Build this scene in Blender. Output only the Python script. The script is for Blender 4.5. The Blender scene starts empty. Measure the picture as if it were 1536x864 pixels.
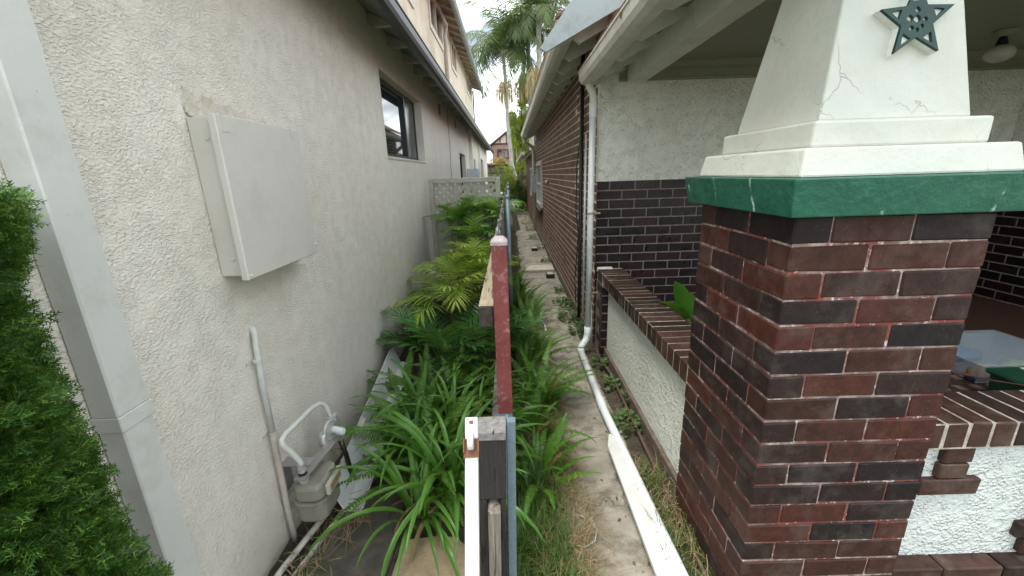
import bpy, math, random
import numpy as np
from mathutils import Vector, Matrix, Euler
R = math.radians
rnd = random.Random(7)
sc = bpy.context.scene
COL = sc.collection

# ------------------------------------------------------------------ camera, world, sun, exposure
H = 1.75
cam = bpy.data.cameras.new("camera"); co = bpy.data.objects.new("camera", cam); COL.objects.link(co); sc.camera = co
cam.sensor_width = 36; cam.lens = 36 * 609.0 / 1536; cam.clip_start = 0.02; cam.clip_end = 2000
_Y = Vector((-5, 171, 609)).normalized()
_Z = -Vector((68, -2168, 609)); _Z = (_Z - _Z.dot(_Y) * _Y).normalized()
_X = Vector((_Y.y*_Z.z-_Y.z*_Z.y, _Y.z*_Z.x-_Y.x*_Z.z, _Y.x*_Z.y-_Y.y*_Z.x))
if _X.x < 0: _X = -_X
# rows = world axes in camera (right, up, forward); blender camera axes are right, up, -forward
m = Matrix(((_X.x, _X.y, -_X.z), (_Y.x, _Y.y, -_Y.z), (_Z.x, _Z.y, -_Z.z)))
co.matrix_world = Matrix.Translation((0, 0, H)) @ m.to_4x4()

SUN_EL, SUN_AZ = 73, 245      # azimuth clockwise from +Y: high, behind the camera and to the left
w = bpy.data.worlds.new("World"); sc.world = w; w.use_nodes = True
nt = w.node_tree; nt.nodes.clear()
def wn(t, **k):
    n = nt.nodes.new(t)
    for a, b in k.items(): setattr(n, a, b)
    return n
out = wn('ShaderNodeOutputWorld'); bg = wn('ShaderNodeBackground'); bg.inputs[1].default_value = 0.15
sky = wn('ShaderNodeTexSky', sky_type='NISHITA'); sky.sun_disc = False
sky.sun_elevation = R(SUN_EL); sky.sun_rotation = R(SUN_AZ)
tc = wn('ShaderNodeTexCoord'); mp = wn('ShaderNodeMapping'); mp.inputs['Scale'].default_value = (1, 1, 2.2); mp.inputs['Location'].default_value = (3.1, 1.7, .4)
nz = wn('ShaderNodeTexNoise'); nz.inputs['Scale'].default_value = 5.5; nz.inputs['Detail'].default_value = 8; nz.inputs['Roughness'].default_value = .55
nt.links.new(tc.outputs['Generated'], mp.inputs[0]); nt.links.new(mp.outputs[0], nz.inputs[0])
cr = wn('ShaderNodeValToRGB'); cr.color_ramp.elements[0].position = .38; cr.color_ramp.elements[1].position = .62
cr.color_ramp.elements[0].color = (1.5, 1.6, 1.7, 1); cr.color_ramp.elements[1].color = (11, 11.1, 10.8, 1)
_e = cr.color_ramp.elements.new(.5); _e.color = (4.4, 4.6, 4.7, 1)
nt.links.new(nz.outputs[0], cr.inputs[0])
mx = wn('ShaderNodeMixRGB'); mx.inputs[0].default_value = .8
nt.links.new(sky.outputs[0], mx.inputs[1]); nt.links.new(cr.outputs[0], mx.inputs[2])
nt.links.new(mx.outputs[0], bg.inputs[0]); nt.links.new(bg.outputs[0], out.inputs[0])

sl = bpy.data.lights.new("sun", 'SUN'); so = bpy.data.objects.new("sun", sl); COL.objects.link(so)
sl.energy = 1.5; sl.angle = R(28); sl.color = (1, .95, .86)
d = Vector((math.sin(R(SUN_AZ))*math.cos(R(SUN_EL)), math.cos(R(SUN_AZ))*math.cos(R(SUN_EL)), math.sin(R(SUN_EL))))
so.rotation_euler = d.to_track_quat('Z', 'Y').to_euler()
sc.view_settings.view_transform = 'Standard'; sc.view_settings.look = 'None'
sc.view_settings.exposure = 1.62; sc.view_settings.gamma = 1
sc.render.engine = 'CYCLES'
sc.cycles.max_bounces = 14; sc.cycles.diffuse_bounces = 9

# ------------------------------------------------------------------ helpers
class G:
    def __init__(s): s.v = []; s.f = []
    def add(s, vs, fs):
        b = len(s.v); s.v += [tuple(p) for p in vs]; s.f += [tuple(i + b for i in q) for q in fs]; return s
    def box(s, x0, x1, y0, y1, z0, z1):
        return s.add([(x0,y0,z0),(x1,y0,z0),(x1,y1,z0),(x0,y1,z0),(x0,y0,z1),(x1,y0,z1),(x1,y1,z1),(x0,y1,z1)],
                     [(3,2,1,0),(4,5,6,7),(0,1,5,4),(1,2,6,5),(2,3,7,6),(3,0,4,7)])
    def cham(s, x0, x1, y0, y1, z0, z1, c=.003, jit=0):
        X, Y, Z = (x0, x1), (y0, y1), (z0, z1); vs = []; idx = {}
        for i in (0,1):
            for j in (0,1):
                for k in (0,1):
                    sx, sy, sz = (1-2*i)*c, (1-2*j)*c, (1-2*k)*c
                    jx, jy, jz = [rnd.uniform(-jit, jit) for _ in range(3)]
                    for a, p in enumerate(((X[i], Y[j]+sy, Z[k]+sz), (X[i]+sx, Y[j], Z[k]+sz), (X[i]+sx, Y[j]+sy, Z[k]))):
                        idx[i,j,k,a] = len(vs); vs.append((p[0]+jx, p[1]+jy, p[2]+jz))
        fs = []
        for i in (0,1):
            q = [idx[i,0,0,0], idx[i,0,1,0], idx[i,1,1,0], idx[i,1,0,0]]; fs.append(q if i == 0 else q[::-1])
            q = [idx[0,i,0,1], idx[1,i,0,1], idx[1,i,1,1], idx[0,i,1,1]]; fs.append(q if i == 0 else q[::-1])
            q = [idx[0,0,i,2], idx[0,1,i,2], idx[1,1,i,2], idx[1,0,i,2]]; fs.append(q if i == 0 else q[::-1])
        for i in (0,1):
            for j in (0,1):
                q = [idx[i,j,0,0], idx[i,j,1,0], idx[i,j,1,1], idx[i,j,0,1]]; fs.append(q if (i+j) % 2 else q[::-1])
                q = [idx[i,0,j,0], idx[i,1,j,0], idx[i,1,j,2], idx[i,0,j,2]]; fs.append(q[::-1] if (i+j) % 2 else q)
                q = [idx[0,i,j,1], idx[1,i,j,1], idx[1,i,j,2], idx[0,i,j,2]]; fs.append(q if (i+j) % 2 else q[::-1])
                for k in (0,1):
                    q = [idx[i,j,k,0], idx[i,j,k,1], idx[i,j,k,2]]; fs.append(q if (i+j+k) % 2 else q[::-1])
        return s.add(vs, fs)
    def bar(s, p0, p1, wx, wy, up=(1,0,0), w2=None):      # square bar between two points
        p0, p1 = Vector(p0), Vector(p1); t = (p1-p0).normalized(); u = Vector(up); u = (u - u.dot(t)*t).normalized(); v = t.cross(u)
        vs = []
        for p, k in ((p0, 1), (p1, w2 or 1)):
            for a, b in ((-1,-1),(1,-1),(1,1),(-1,1)): vs.append(p + u*a*wx/2*k + v*b*wy/2*k)
        return s.add(vs, [(3,2,1,0),(4,5,6,7),(0,1,5,4),(1,2,6,5),(2,3,7,6),(3,0,4,7)])
    def tube(s, pts, r, n=10, cap=True):
        pts = [Vector(p) for p in pts]; rs = r if isinstance(r, (list, tuple)) else [r]*len(pts)
        vs = []; pu = None
        for i, p in enumerate(pts):
            t = (pts[min(i+1, len(pts)-1)] - pts[max(i-1, 0)]).normalized()
            if pu is None: pu = t.orthogonal().normalized()
            pu = (pu - pu.dot(t)*t).normalized(); v = t.cross(pu)
            for k in range(n):
                a = 2*math.pi*k/n; vs.append(p + (pu*math.cos(a) + v*math.sin(a))*rs[i])
        fs = []
        for i in range(len(pts)-1):
            for k in range(n):
                k2 = (k+1) % n; fs.append((i*n+k, i*n+k2, (i+1)*n+k2, (i+1)*n+k))
        if cap: fs.append(tuple(range(n))[::-1]); fs.append(tuple((len(pts)-1)*n+k for k in range(n)))
        return s.add(vs, fs)
    def prism(s, poly, axis, a0, a1):     # poly of 2d points in the other two axes (x,y,z order), extruded along axis
        n = len(poly); vs = []
        for a in (a0, a1):
            for p in poly:
                q = list(p); q.insert(axis, a); vs.append(q)
        fs = [tuple(range(n))[::-1], tuple(range(n, 2*n))]
        for i in range(n): j = (i+1) % n; fs.append((i, j, n+j, n+i))
        return s.add(vs, fs)
    def frust(s, lo, hi, z0, z1):         # rect (x0,x1,y0,y1) at z0 to rect at z1
        vs = [(r[a], r[b], z) for r, z in ((lo, z0), (hi, z1)) for a, b in ((0,2),(1,2),(1,3),(0,3))]
        return s.add(vs, [(3,2,1,0),(4,5,6,7),(0,1,5,4),(1,2,6,5),(2,3,7,6),(3,0,4,7)])
    def ball(s, c, rx, ry=None, rz=None, n=10, mrow=7):
        ry = ry or rx; rz = rz or rx
        pts = [(c[0] + rx*math.sin(math.pi*i/mrow)*math.cos(2*math.pi*k/n), c[1] + ry*math.sin(math.pi*i/mrow)*math.sin(2*math.pi*k/n), c[2] + rz*math.cos(math.pi*i/mrow)) for i in range(mrow+1) for k in range(n)]
        return s.add(pts, [(i*n+k, (i+1)*n+k, (i+1)*n+(k+1) % n, i*n+(k+1) % n) for i in range(mrow) for k in range(n)])
    def mesh(s, name, mat=None, smooth=False):
        me = bpy.data.meshes.new(name); me.from_pydata(s.v, [], s.f)
        if mat: me.materials.append(mat)
        if smooth:
            me.polygons.foreach_set('use_smooth', [True]*len(me.polygons))
        me.update(); return me

WL = {}                                     # world location of parents (all parents unrotated)
def link(name, me, parent=None, loc=(0,0,0), rot=None, scale=None):
    o = bpy.data.objects.new(name, me); COL.objects.link(o)
    if parent: o.parent = parent
    o.location = loc
    if rot: o.rotation_euler = rot
    if scale: o.scale = (scale,)*3 if isinstance(scale, (int, float)) else scale
    return o
def put(name, g, mat, parent=None, smooth=False, label=None, kind=None, org=None, autos=False, bevel=0):
    """one mesh object; g holds world coordinates; org = its own origin in world space"""
    pw = WL.get(parent.name, Vector()) if parent else Vector()
    if org is None:
        if parent and not parent.get('_keep'): org = pw
        else: org = Vector()
    org = Vector(org); g.v = [tuple(Vector(p) - org) for p in g.v]
    me = g.mesh(name, mat, smooth)
    o = link(name, me, parent, org - pw); WL[o.name] = org
    if autos:
        try: me.set_sharp_from_angle(angle=R(40))
        except Exception: pass
    if bevel:
        b = o.modifiers.new('bevel', 'BEVEL'); b.width = bevel; b.segments = 2; b.limit_method = 'ANGLE'; b.angle_limit = R(35)
    if label: o['label'] = label
    if kind: o['kind'] = kind
    return o
def tag(o, label, cat, group=None):
    o['label'] = label; o['category'] = cat
    if group: o['group'] = group
    return o
def thing(name, label, cat, loc=(0,0,0), group=None):
    o = bpy.data.objects.new(name, None); COL.objects.link(o); o.location = loc; o.empty_display_size = .1
    WL[o.name] = Vector(loc); return tag(o, label, cat, group)

# ------------------------------------------------------------------ materials
MATS = {}
class M:
    def __init__(s, name):
        s.m = bpy.data.materials.new(name); s.m.use_nodes = True; s.t = s.m.node_tree; s.b = s.t.nodes['Principled BSDF']; MATS[name] = s.m
        s.c = s.t.nodes.new('ShaderNodeTexCoord').outputs['Object']
    def n(s, t, ins=None, **k):
        n = s.t.nodes.new(t)
        for a, b in k.items(): setattr(n, a, b)
        for a, b in (ins or {}).items():
            if hasattr(b, 'is_output') or isinstance(b, bpy.types.NodeSocket): s.t.links.new(b, n.inputs[a])
            else: n.inputs[a].default_value = b
        return n
    def world(s):                # geometry position: same pattern over parts of one thing
        s.c = s.n('ShaderNodeNewGeometry').outputs['Position']; return s
    def noise(s, scale, detail=3, rough=.5, dist=0, vec=None, out=0):
        return s.n('ShaderNodeTexNoise', {'Vector': vec or s.c, 'Scale': scale, 'Detail': detail, 'Roughness': rough, 'Distortion': dist}).outputs[out]
    def vor(s, scale, feature='F1', vec=None, out=0):
        return s.n('ShaderNodeTexVoronoi', {'Vector': vec or s.c, 'Scale': scale}, feature=feature).outputs[out]
    def scl(s, v, sc_): return s.n('ShaderNodeMapping', {'Vector': v, 'Scale': sc_}).outputs[0]
    def ramp(s, fac, *stops):
        r = s.n('ShaderNodeValToRGB', {'Fac': fac}); e = r.color_ramp.elements
        while len(e) < len(stops): e.new(.5)
        for i, (p, c) in enumerate(stops):
            e[i].position = p; e[i].color = (c, c, c, 1) if isinstance(c, (int, float)) else (*c, 1)
        return r.outputs[0]
    def mix(s, fac, a, b, mode='MIX'):
        def cc(x): return (*x, 1) if isinstance(x, tuple) and len(x) == 3 else x
        return s.n('ShaderNodeMixRGB', {0: fac, 1: cc(a), 2: cc(b)}, blend_type=mode).outputs[0]
    def math(s, op, a, b=0): return s.n('ShaderNodeMath', {0: a, 1: b}, operation=op).outputs[0]
    def rand(s):
        a = s.n('ShaderNodeObjectInfo').outputs['Random']; b = s.n('ShaderNodeNewGeometry').outputs['Random Per Island']
        return s.math('FRACT', s.math('ADD', a, b))
    def off(s):                  # per-object offset of the texture space
        r = s.n('ShaderNodeObjectInfo').outputs['Random']
        c = s.n('ShaderNodeCombineXYZ', {0: s.math('MULTIPLY', r, 37.), 1: s.math('MULTIPLY', r, 91.), 2: s.math('MULTIPLY', r, 53.)}).outputs[0]
        s.c = s.n('ShaderNodeVectorMath', {0: s.c, 1: c}, operation='ADD').outputs[0]; return s
    def set(s, color=None, rough=.8, metal=0, spec=None, bump=None, bd=.002, bs=1, trans=None, alpha=None):
        def st(k, v):
            if v is None: return
            if isinstance(v, bpy.types.NodeSocket): s.t.links.new(v, s.b.inputs[k])
            else: s.b.inputs[k].default_value = (*v, 1) if isinstance(v, tuple) else v
        st('Base Color', color); st('Roughness', rough); st('Metallic', metal); st('Specular IOR Level', spec); st('Alpha', alpha)
        if trans is not None: st('Transmission Weight', trans)
        if bump is not None:
            b = s.n('ShaderNodeBump', {'Height': bump, 'Strength': bs, 'Distance': bd}); s.t.links.new(b.outputs[0], s.b.inputs['Normal'])
        return s.m
def simple(name, col, rough=.6, metal=0, nscale=12, amt=.15, bd=.001, dirt=None, dirtamt=.5, spec=None):
    q = M(name).world(); n = q.noise(nscale, 5, .6)
    c = q.mix(q.ramp(n, (.3, 0.), (.7, 1.)), tuple(x*(1-amt) for x in col), tuple(min(1, x*(1+amt)) for x in col))
    if dirt:
        dn = q.noise(nscale*.35, 6, .7); c = q.mix(q.math('MULTIPLY', q.ramp(dn, (.5, 0.), (.68, 1.)), dirtamt), c, dirt)
    return q.set(c, rough, metal, spec, q.noise(nscale*6, 3), bd)

def mk_left_stucco():
    q = M('left_render').world()
    v = q.scl(q.c, (1, 1, 1))
    wv = q.n('ShaderNodeVectorMath', {0: v, 1: q.n('ShaderNodeVectorMath', {0: q.noise(30, 2, out=1), 3: .012}, operation='SCALE').outputs[0]}, operation='ADD').outputs[0]
    rot = q.n('ShaderNodeMapping', {'Vector': wv, 'Rotation': (R(28), 0, 0), 'Scale': (1, .72, 1.3)}).outputs[0]
    n1 = q.noise(112, 3, .55, .3, rot); n2 = q.noise(280, 3, .6, .2, rot); n3 = q.noise(11, 3)
    # trowelled flats: blend relief down where n3 is low
    h = q.math('ADD', q.math('MULTIPLY', q.ramp(n1, (.3, 0.), (.62, 1.)), q.ramp(n3, (.3, .45), (.6, 1.))), q.math('MULTIPLY', n2, .35))
    big = q.noise(.9, 5, .6); streak = q.noise(1.0, 5, .6, 0, q.scl(q.c, (1, 5, .5)))
    c = q.mix(q.ramp(big, (.35, 0.), (.65, 1.)), (.76, .715, .625), (.81, .775, .69))
    c = q.mix(q.math('MULTIPLY', q.ramp(streak, (.5, 0.), (.75, 1.)), .16), c, (.44, .40, .32))
    pos = q.n('ShaderNodeSeparateXYZ', {0: q.c}).outputs
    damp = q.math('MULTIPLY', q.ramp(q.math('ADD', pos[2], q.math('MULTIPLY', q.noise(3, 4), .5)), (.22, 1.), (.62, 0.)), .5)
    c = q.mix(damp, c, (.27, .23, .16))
    c = q.mix(q.math('MULTIPLY', q.ramp(n1, (.28, 1.), (.45, 0.)), .22), c, (.42, .40, .35))
    return q.set(c, .85, bump=h, bd=.0046, bs=1)
def mk_right_stucco(name, a, b, scale=34, bd=.012):
    q = M(name).world()
    n1 = q.noise(scale, 3, .5, .5); n2 = q.noise(scale*3.2, 3, .6)
    wv2 = q.n('ShaderNodeVectorMath', {0: q.c, 1: q.n('ShaderNodeVectorMath', {0: q.noise(scale, 2, out=1), 3: .018}, operation='SCALE').outputs[0]}, operation='ADD').outputs[0]
    lump = q.ramp(q.vor(scale*2.0, vec=wv2), (.05, 1.), (.75, 0.))
    h = q.math('ADD', q.math('ADD', q.math('MULTIPLY', lump, q.ramp(q.noise(scale*.5, 2), (.4, .25), (.6, 1.))), q.math('MULTIPLY', q.ramp(n1, (.38, 0.), (.66, 1.)), .4)), q.math('MULTIPLY', n2, .22))
    c = q.mix(q.ramp(q.noise(2.2, 5), (.35, 0.), (.65, 1.)), a, b)
    c = q.mix(q.math('MULTIPLY', q.ramp(q.noise(60, 3), (.62, 0.), (.7, 1.)), .15), c, (.36, .34, .26))
    return q.set(c, .75, bump=h, bd=bd)
def mk_paint_plaster():
    q = M('painted_plaster').world()
    n = q.noise(5, 5, .6)
    wob = q.n('ShaderNodeVectorMath', {0: q.c, 1: q.n('ShaderNodeVectorMath', {0: q.noise(6, 4, .6, out=1), 3: .22}, operation='SCALE').outputs[0]}, operation='ADD').outputs[0]
    e = q.vor(2.6, 'DISTANCE_TO_EDGE', wob); crack = q.ramp(e, (.0, 1.), (.006, 0.))
    mask = q.ramp(q.noise(2.4, 2), (.5, 0.), (.56, 1.)); crack = q.math('MULTIPLY', crack, mask)
    c = q.mix(q.ramp(n, (.35, 0.), (.65, 1.)), (.50, .525, .46), (.56, .58, .51))
    c = q.mix(q.math('MULTIPLY', q.ramp(q.noise(1.7, 6, .7), (.52, 0.), (.72, 1.)), .35), c, (.47, .45, .36))
    c = q.mix(q.math('MULTIPLY', crack, .28), c, (.28, .26, .2))
    h = q.math('SUBTRACT', q.math('ADD', q.math('MULTIPLY', q.noise(22, 4, .6), .6), q.math('MULTIPLY', q.noise(130, 3), .12)), q.math('MULTIPLY', crack, .3))
    return q.set(c, .55, bump=h, bd=.008, bs=.8)
def mk_green():
    q = M('green_band_paint').world()
    v = q.n('ShaderNodeVectorMath', {0: q.c, 1: q.n('ShaderNodeVectorMath', {0: q.noise(9, 4, out=1), 3: .045}, operation='SCALE').outputs[0]}, operation='ADD').outputs[0]
    s_ = q.n('ShaderNodeSeparateXYZ', {0: v}).outputs
    st = q.math('FRACT', q.math('MULTIPLY', q.math('ADD', s_[0], q.math('MULTIPLY', s_[1], 1.3)), 3.3))
    line = q.ramp(q.math('ABSOLUTE', q.math('SUBTRACT', st, .5)), (.004, 1.), (.030, 0.))
    line = q.math('MULTIPLY', line, q.ramp(q.noise(14, 4, .6), (.50, 0.), (.64, 1.)))
    c = q.mix(q.ramp(q.noise(11, 5), (.35, 0.), (.7, 1.)), (.009, .085, .052), (.017, .115, .070))
    c = q.mix(q.math('MULTIPLY', q.ramp(q.noise(28, 4), (.6, 0.), (.75, 1.)), .10), c, (.12, .30, .22))
    c = q.mix(line, c, (.42, .58, .50))
    return q.set(c, .38, bump=q.noise(30, 4, .6), bd=.007, bs=.7)
def mk_brick(name, stops, rough=.6, glaze=False, speck=.3, dust=(.3, .27, .22), bd=.0018):
    q = M(name); r = q.rand(); q.off()
    base = q.ramp(r, *stops)
    n = q.noise(22, 5, .65); c = q.mix(.55, base, q.mix(q.ramp(n, (.3, 0.), (.7, 1.)), (.3, .3, .3), (1.5, 1.4, 1.35)), 'MULTIPLY')
    c = q.mix(q.math('MULTIPLY', q.ramp(q.noise(6, 4, .7), (.5, 0.), (.75, 1.)), speck), c, dust)
    c = q.mix(q.ramp(q.vor(70), (.03, .75), (.07, 0.)), c, (.40, .37, .33)) if not glaze else c
    h = q.math('ADD', q.noise(50, 4, .6), q.math('MULTIPLY', q.noise(220, 3), .4))
    return q.set(c, q.ramp(q.noise(9, 3), (.3, rough-.12), (.7, rough+.15)), 0, .28 if glaze else .22, h, bd)
def mk_mortar(name, a, b, red=None, bd=.003):
    q = M(name).world(); c = q.mix(q.ramp(q.noise(30, 4), (.35, 0.), (.65, 1.)), a, b)
    if red: c = q.mix(q.ramp(q.noise(4.5, 4, .6), (.44, 0.), (.52, 1.)), c, red)
    if red: c = q.mix(q.ramp(q.noise(60, 3), (.60, 0.), (.66, .8)), c, (.62, .56, .52))
    c = q.mix(q.math('MULTIPLY', q.ramp(q.noise(13, 5, .7), (.48, 0.), (.62, 1.)), .6), c, (.13, .10, .085)) if red else c
    return q.set(c, .9, bump=q.noise(90, 4), bd=bd)
def mk_leaf(name, a, b, tip=None, rough=.42, tr=.3):
    q = M(name); r = q.n('ShaderNodeNewGeometry').outputs['Random Per Island']; o = q.n('ShaderNodeObjectInfo').outputs['Random']
    f = q.math('ADD', q.math('MULTIPLY', r, .55), q.math('MULTIPLY', o, .45))
    c = q.mix(f, a, b)
    if tip: c = q.mix(q.ramp(f, (.80, 0.), (.93, .8)), c, tip)
    q.set(c, rough, spec=.35)
    t = q.n('ShaderNodeBsdfTranslucent', {'Color': q.mix(.5, c, (.25, .42, .05))}); mixn = q.n('ShaderNodeMixShader', {0: tr})
    o_ = q.t.nodes['Material Output']
    q.t.links.new(q.b.outputs[0], mixn.inputs[1]); q.t.links.new(t.outputs[0], mixn.inputs[2]); q.t.links.new(mixn.outputs[0], o_.inputs[0])
    return q.m
def mk_wood(name, a, b, dirx=False, rough=.85, mossy=None):
    q = M(name); q.off(); v = q.scl(q.c, (30, 30, 2) if not dirx else (30, 2, 30))
    n = q.noise(1.6, 6, .65, 1.5, v); c = q.mix(q.ramp(n, (.3, 0.), (.7, 1.)), a, b)
    c = q.mix(q.ramp(q.noise(2.6, 3, .5, .5, v), (.60, 0.), (.64, .8)), c, tuple(x*.3 for x in a))
    if mossy: c = q.mix(q.ramp(q.noise(7, 5, .7), (.5, 0.), (.62, .9)), c, mossy)
    return q.set(c, rough, bump=n, bd=.004)
def mk_concrete():
    q = M('path_concrete').world()
    n = q.noise(2.3, 6, .65); c = q.mix(q.ramp(n, (.35, 0.), (.65, 1.)), (.20, .18, .145), (.36, .335, .28))
    c = q.mix(q.ramp(q.noise(7, 6, .7), (.47, 0.), (.62, .8)), c, (.13, .115, .08))
    c = q.mix(q.ramp(q.noise(1.1, 5, .7), (.56, 0.), (.72, .45)), c, (.14, .15, .08))
    wv_ = q.n('ShaderNodeVectorMath', {0: q.c, 1: q.n('ShaderNodeVectorMath', {0: q.noise(4, 4, .6, out=1), 3: .4}, operation='SCALE').outputs[0]}, operation='ADD').outputs[0]
    c = q.mix(q.math('MULTIPLY', q.ramp(q.vor(.9, 'DISTANCE_TO_EDGE', wv_), (.0, 1.), (.007, 0.)), .8), c, (.05, .045, .035))
    c = q.mix(q.ramp(q.vor(190), (.12, .5), (.2, 0.)), c, (.42, .40, .36))
    c = q.mix(q.ramp(q.vor(120), (.08, .6), (.14, 0.)), c, (.06, .05, .04))
    return q.set(c, .88, bump=q.math('ADD', q.noise(70, 5, .65), q.noise(8, 3)), bd=.004)
def mk_soil():
    q = M('garden_soil').world()
    c = q.mix(q.ramp(q.noise(5, 6, .7), (.35, 0.), (.65, 1.)), (.045, .036, .024), (.10, .085, .058))
    c = q.mix(q.ramp(q.vor(55), (.1, .7), (.25, 0.)), c, (.14, .12, .08))
    return q.set(c, .95, bump=q.math('ADD', q.noise(40, 5, .7), q.noise(9, 3)), bd=.02)
def mk_white(name, col, dirtcol=(.32, .28, .2), rough=.45, amt=.4, rust=False):
    q = M(name).world(); c = q.mix(q.math('MULTIPLY', q.ramp(q.noise(6, 6, .7), (.48, 0.), (.7, 1.)), amt), col, dirtcol)
    c = q.mix(q.ramp(q.noise(55, 4, .7), (.66, 0.), (.70, .7)), c, (.25, .13, .06) if rust else dirtcol)
    return q.set(c, rough, bump=q.noise(45, 4), bd=.0012)
def mk_metal(name, col, rough=.45, metal=.75, rust=None):
    q = M(name).world(); c = q.mix(q.ramp(q.vor(60), (.2, 0.), (.7, 1.)), tuple(x*.85 for x in col), col)
    if rust: c = q.mix(q.ramp(q.noise(26, 5, .7), (.54, 0.), (.64, .9)), c, rust)
    return q.set(c, rough, metal, bump=q.noise(60, 3), bd=.0006)

left_stucco = mk_left_stucco()
stucco_w = mk_right_stucco('white_roughcast', (.76, .77, .68), (.84, .85, .77), 27, .013)
stucco_f = mk_right_stucco('front_roughcast', (.52, .56, .53), (.60, .64, .61), 38, .008)
stucco_c = mk_right_stucco('pale_roughcast', (.66, .68, .60), (.75, .77, .69), 34, .009)
plaster = mk_paint_plaster(); green = mk_green()
brick_p = mk_brick('pillar_brick', ((0, (.013, .010, .011)), (.28, (.026, .014, .012)), (.5, (.042, .017, .013)), (.75, (.060, .020, .013)), (.9, (.034, .017, .014)), (1, (.016, .011, .012))), .55, speck=.14)
brick_d = mk_brick('dark_glazed_brick', ((0, (.007, .005, .007)), (.5, (.013, .008, .009)), (1, (.028, .009, .010))), .34, glaze=True, speck=.05, bd=.0008)
brick_m = mk_brick('side_wall_brick', ((0, (.14, .088, .064)), (.35, (.19, .118, .083)), (.7, (.235, .150, .108)), (1, (.17, .088, .068))), .7, speck=.4, dust=(.16, .14, .11))
brick_c = mk_brick('coping_brick', ((0, (.022, .014, .012)), (.5, (.040, .022, .017)), (1, (.062, .030, .022))), .55, speck=.2)
mort_p = mk_mortar('pillar_mortar', (.20, .14, .12), (.40, .31, .27), red=(.19, .045, .032))
mort_d = mk_mortar('porch_mortar', (.17, .14, .13), (.27, .22, .20))
mort_m = mk_mortar('side_wall_mortar', (.68, .62, .52), (.80, .75, .66))
mort_c = mk_mortar('coping_mortar', (.26, .22, .18), (.46, .42, .36))
flaky = simple('flaking_white_paint', (.55, .52, .46), .7, amt=.2, nscale=20, dirt=(.06, .045, .03), dirtamt=1.0)
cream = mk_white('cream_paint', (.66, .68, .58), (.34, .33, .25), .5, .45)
cream_shade = mk_white('shaded_cream_ceiling', (.27, .285, .20), (.2, .2, .14), .6, .3)  # cream paint with the porch shade put into its colour, hence dark olive
gutter_r = mk_white('cream_gutter_paint', (.62, .63, .54), (.33, .30, .22), .4, .5, rust=True)
blue_board = mk_white('peeling_board', (.30, .36, .37), (.20, .19, .17), .5, .55)
white_pvc = mk_white('white_pvc', (.66, .70, .71), (.42, .42, .38), .35, .35)
white_sheet = mk_white('white_sheet', (.60, .62, .61), (.35, .32, .24), .4, .25)
white_rust = mk_white('white_steel', (.62, .63, .61), (.34, .30, .25), .4, .18, rust=True)
lbox = mk_white('meter_box_paint', (.58, .565, .515), (.42, .39, .32), .42, .3)
ldown = mk_white('downpipe_paint', (.57, .585, .55), (.38, .36, .30), .4, .45)
lpipe = mk_white('beige_pipe', (.50, .46, .40), (.34, .20, .12), .5, .5, rust=True)
meterp = mk_white('meter_paint', (.23, .225, .185), (.15, .12, .08), .45, .7, rust=True)
chrome = mk_metal('dull_alloy', (.62, .63, .62), .35, .7)
gal = mk_metal('galvanised_steel', (.20, .27, .31), .55, .4)
rustm = mk_metal('rusty_steel', (.20, .09, .05), .8, .2)
red_post = None
def mk_red():
    q = M('faded_red_paint'); n = q.noise(9, 6, .7)
    c = q.mix(q.ramp(n, (.35, 0.), (.65, 1.)), (.14, .026, .024), (.20, .05, .046))
    c = q.mix(q.ramp(q.noise(26, 5, .7), (.54, 0.), (.7, .8)), c, (.36, .20, .19))
    pos = q.n('ShaderNodeSeparateXYZ', {0: q.n('ShaderNodeNewGeometry').outputs['Position']}).outputs[2]
    f = q.ramp(q.math('ADD', pos, q.math('MULTIPLY', q.noise(40, 3), .02)), (.62/2, 0.), (.625/2, 1.))
    return q.set(c, .55, bump=q.noise(60, 4), bd=.0008)
red_m = mk_red()
black_w = mk_wood('black_stained_timber', (.012, .011, .010), (.04, .036, .032))
grey_w = mk_wood('weathered_grey_timber', (.13, .11, .085), (.30, .27, .22))
grey_w2 = mk_wood('dark_paling_timber', (.09, .082, .072), (.22, .205, .18), mossy=(.26, .27, .25))
pale_w = mk_wood('pale_rail_timber', (.30, .24, .15), (.48, .41, .29), dirx=True)
endgr = simple('rotten_end_grain', (.05, .04, .032), .95, amt=.5, nscale=60, bd=.004)
topgr = simple('weathered_end_grain', (.24, .23, .22), .9, amt=.35, nscale=50, bd=.004)
lattice_m = mk_white('lattice_paint', (.44, .42, .36), (.2, .19, .13), .6, .45)
conc = mk_concrete(); soil = mk_soil()
black_pl = simple('black_plastic', (.012, .012, .013), .45, amt=.2)
dark_fr = simple('dark_window_frame', (.012, .017, .022), .35, amt=.1)
fascia_m = simple('dark_gutter_paint', (.030, .040, .042), .4, amt=.2, nscale=8, bd=.0006)
soff_m = simple('grey_eave_board', (.20, .22, .215), .55, amt=.15, nscale=5)
raft_l = simple('rafter_paint', (.36, .34, .30), .6, amt=.15)
upper_m = simple('upper_render', (.62, .56, .45), .85, amt=.10, nscale=3, dirt=(.36, .29, .2), dirtamt=.5)
tilem = simple('roof_tiles', (.16, .075, .05), .8, amt=.3)
tile_far = simple('far_red_roof', (.20, .09, .07), .8, amt=.2, nscale=2)
brick_far = simple('far_brick', (.30, .20, .16), .8, amt=.15, nscale=3)
cream_far = simple('far_cream', (.62, .58, .48), .8, amt=.1, nscale=2)
maroon = simple('maroon_joinery', (.10, .025, .025), .5, amt=.1)
pinkp = simple('pink_primer', (.42, .26, .22), .8, amt=.25, nscale=20)
floor_t = simple('porch_tile', (.10, .05, .035), .4, amt=.3, nscale=30)
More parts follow.
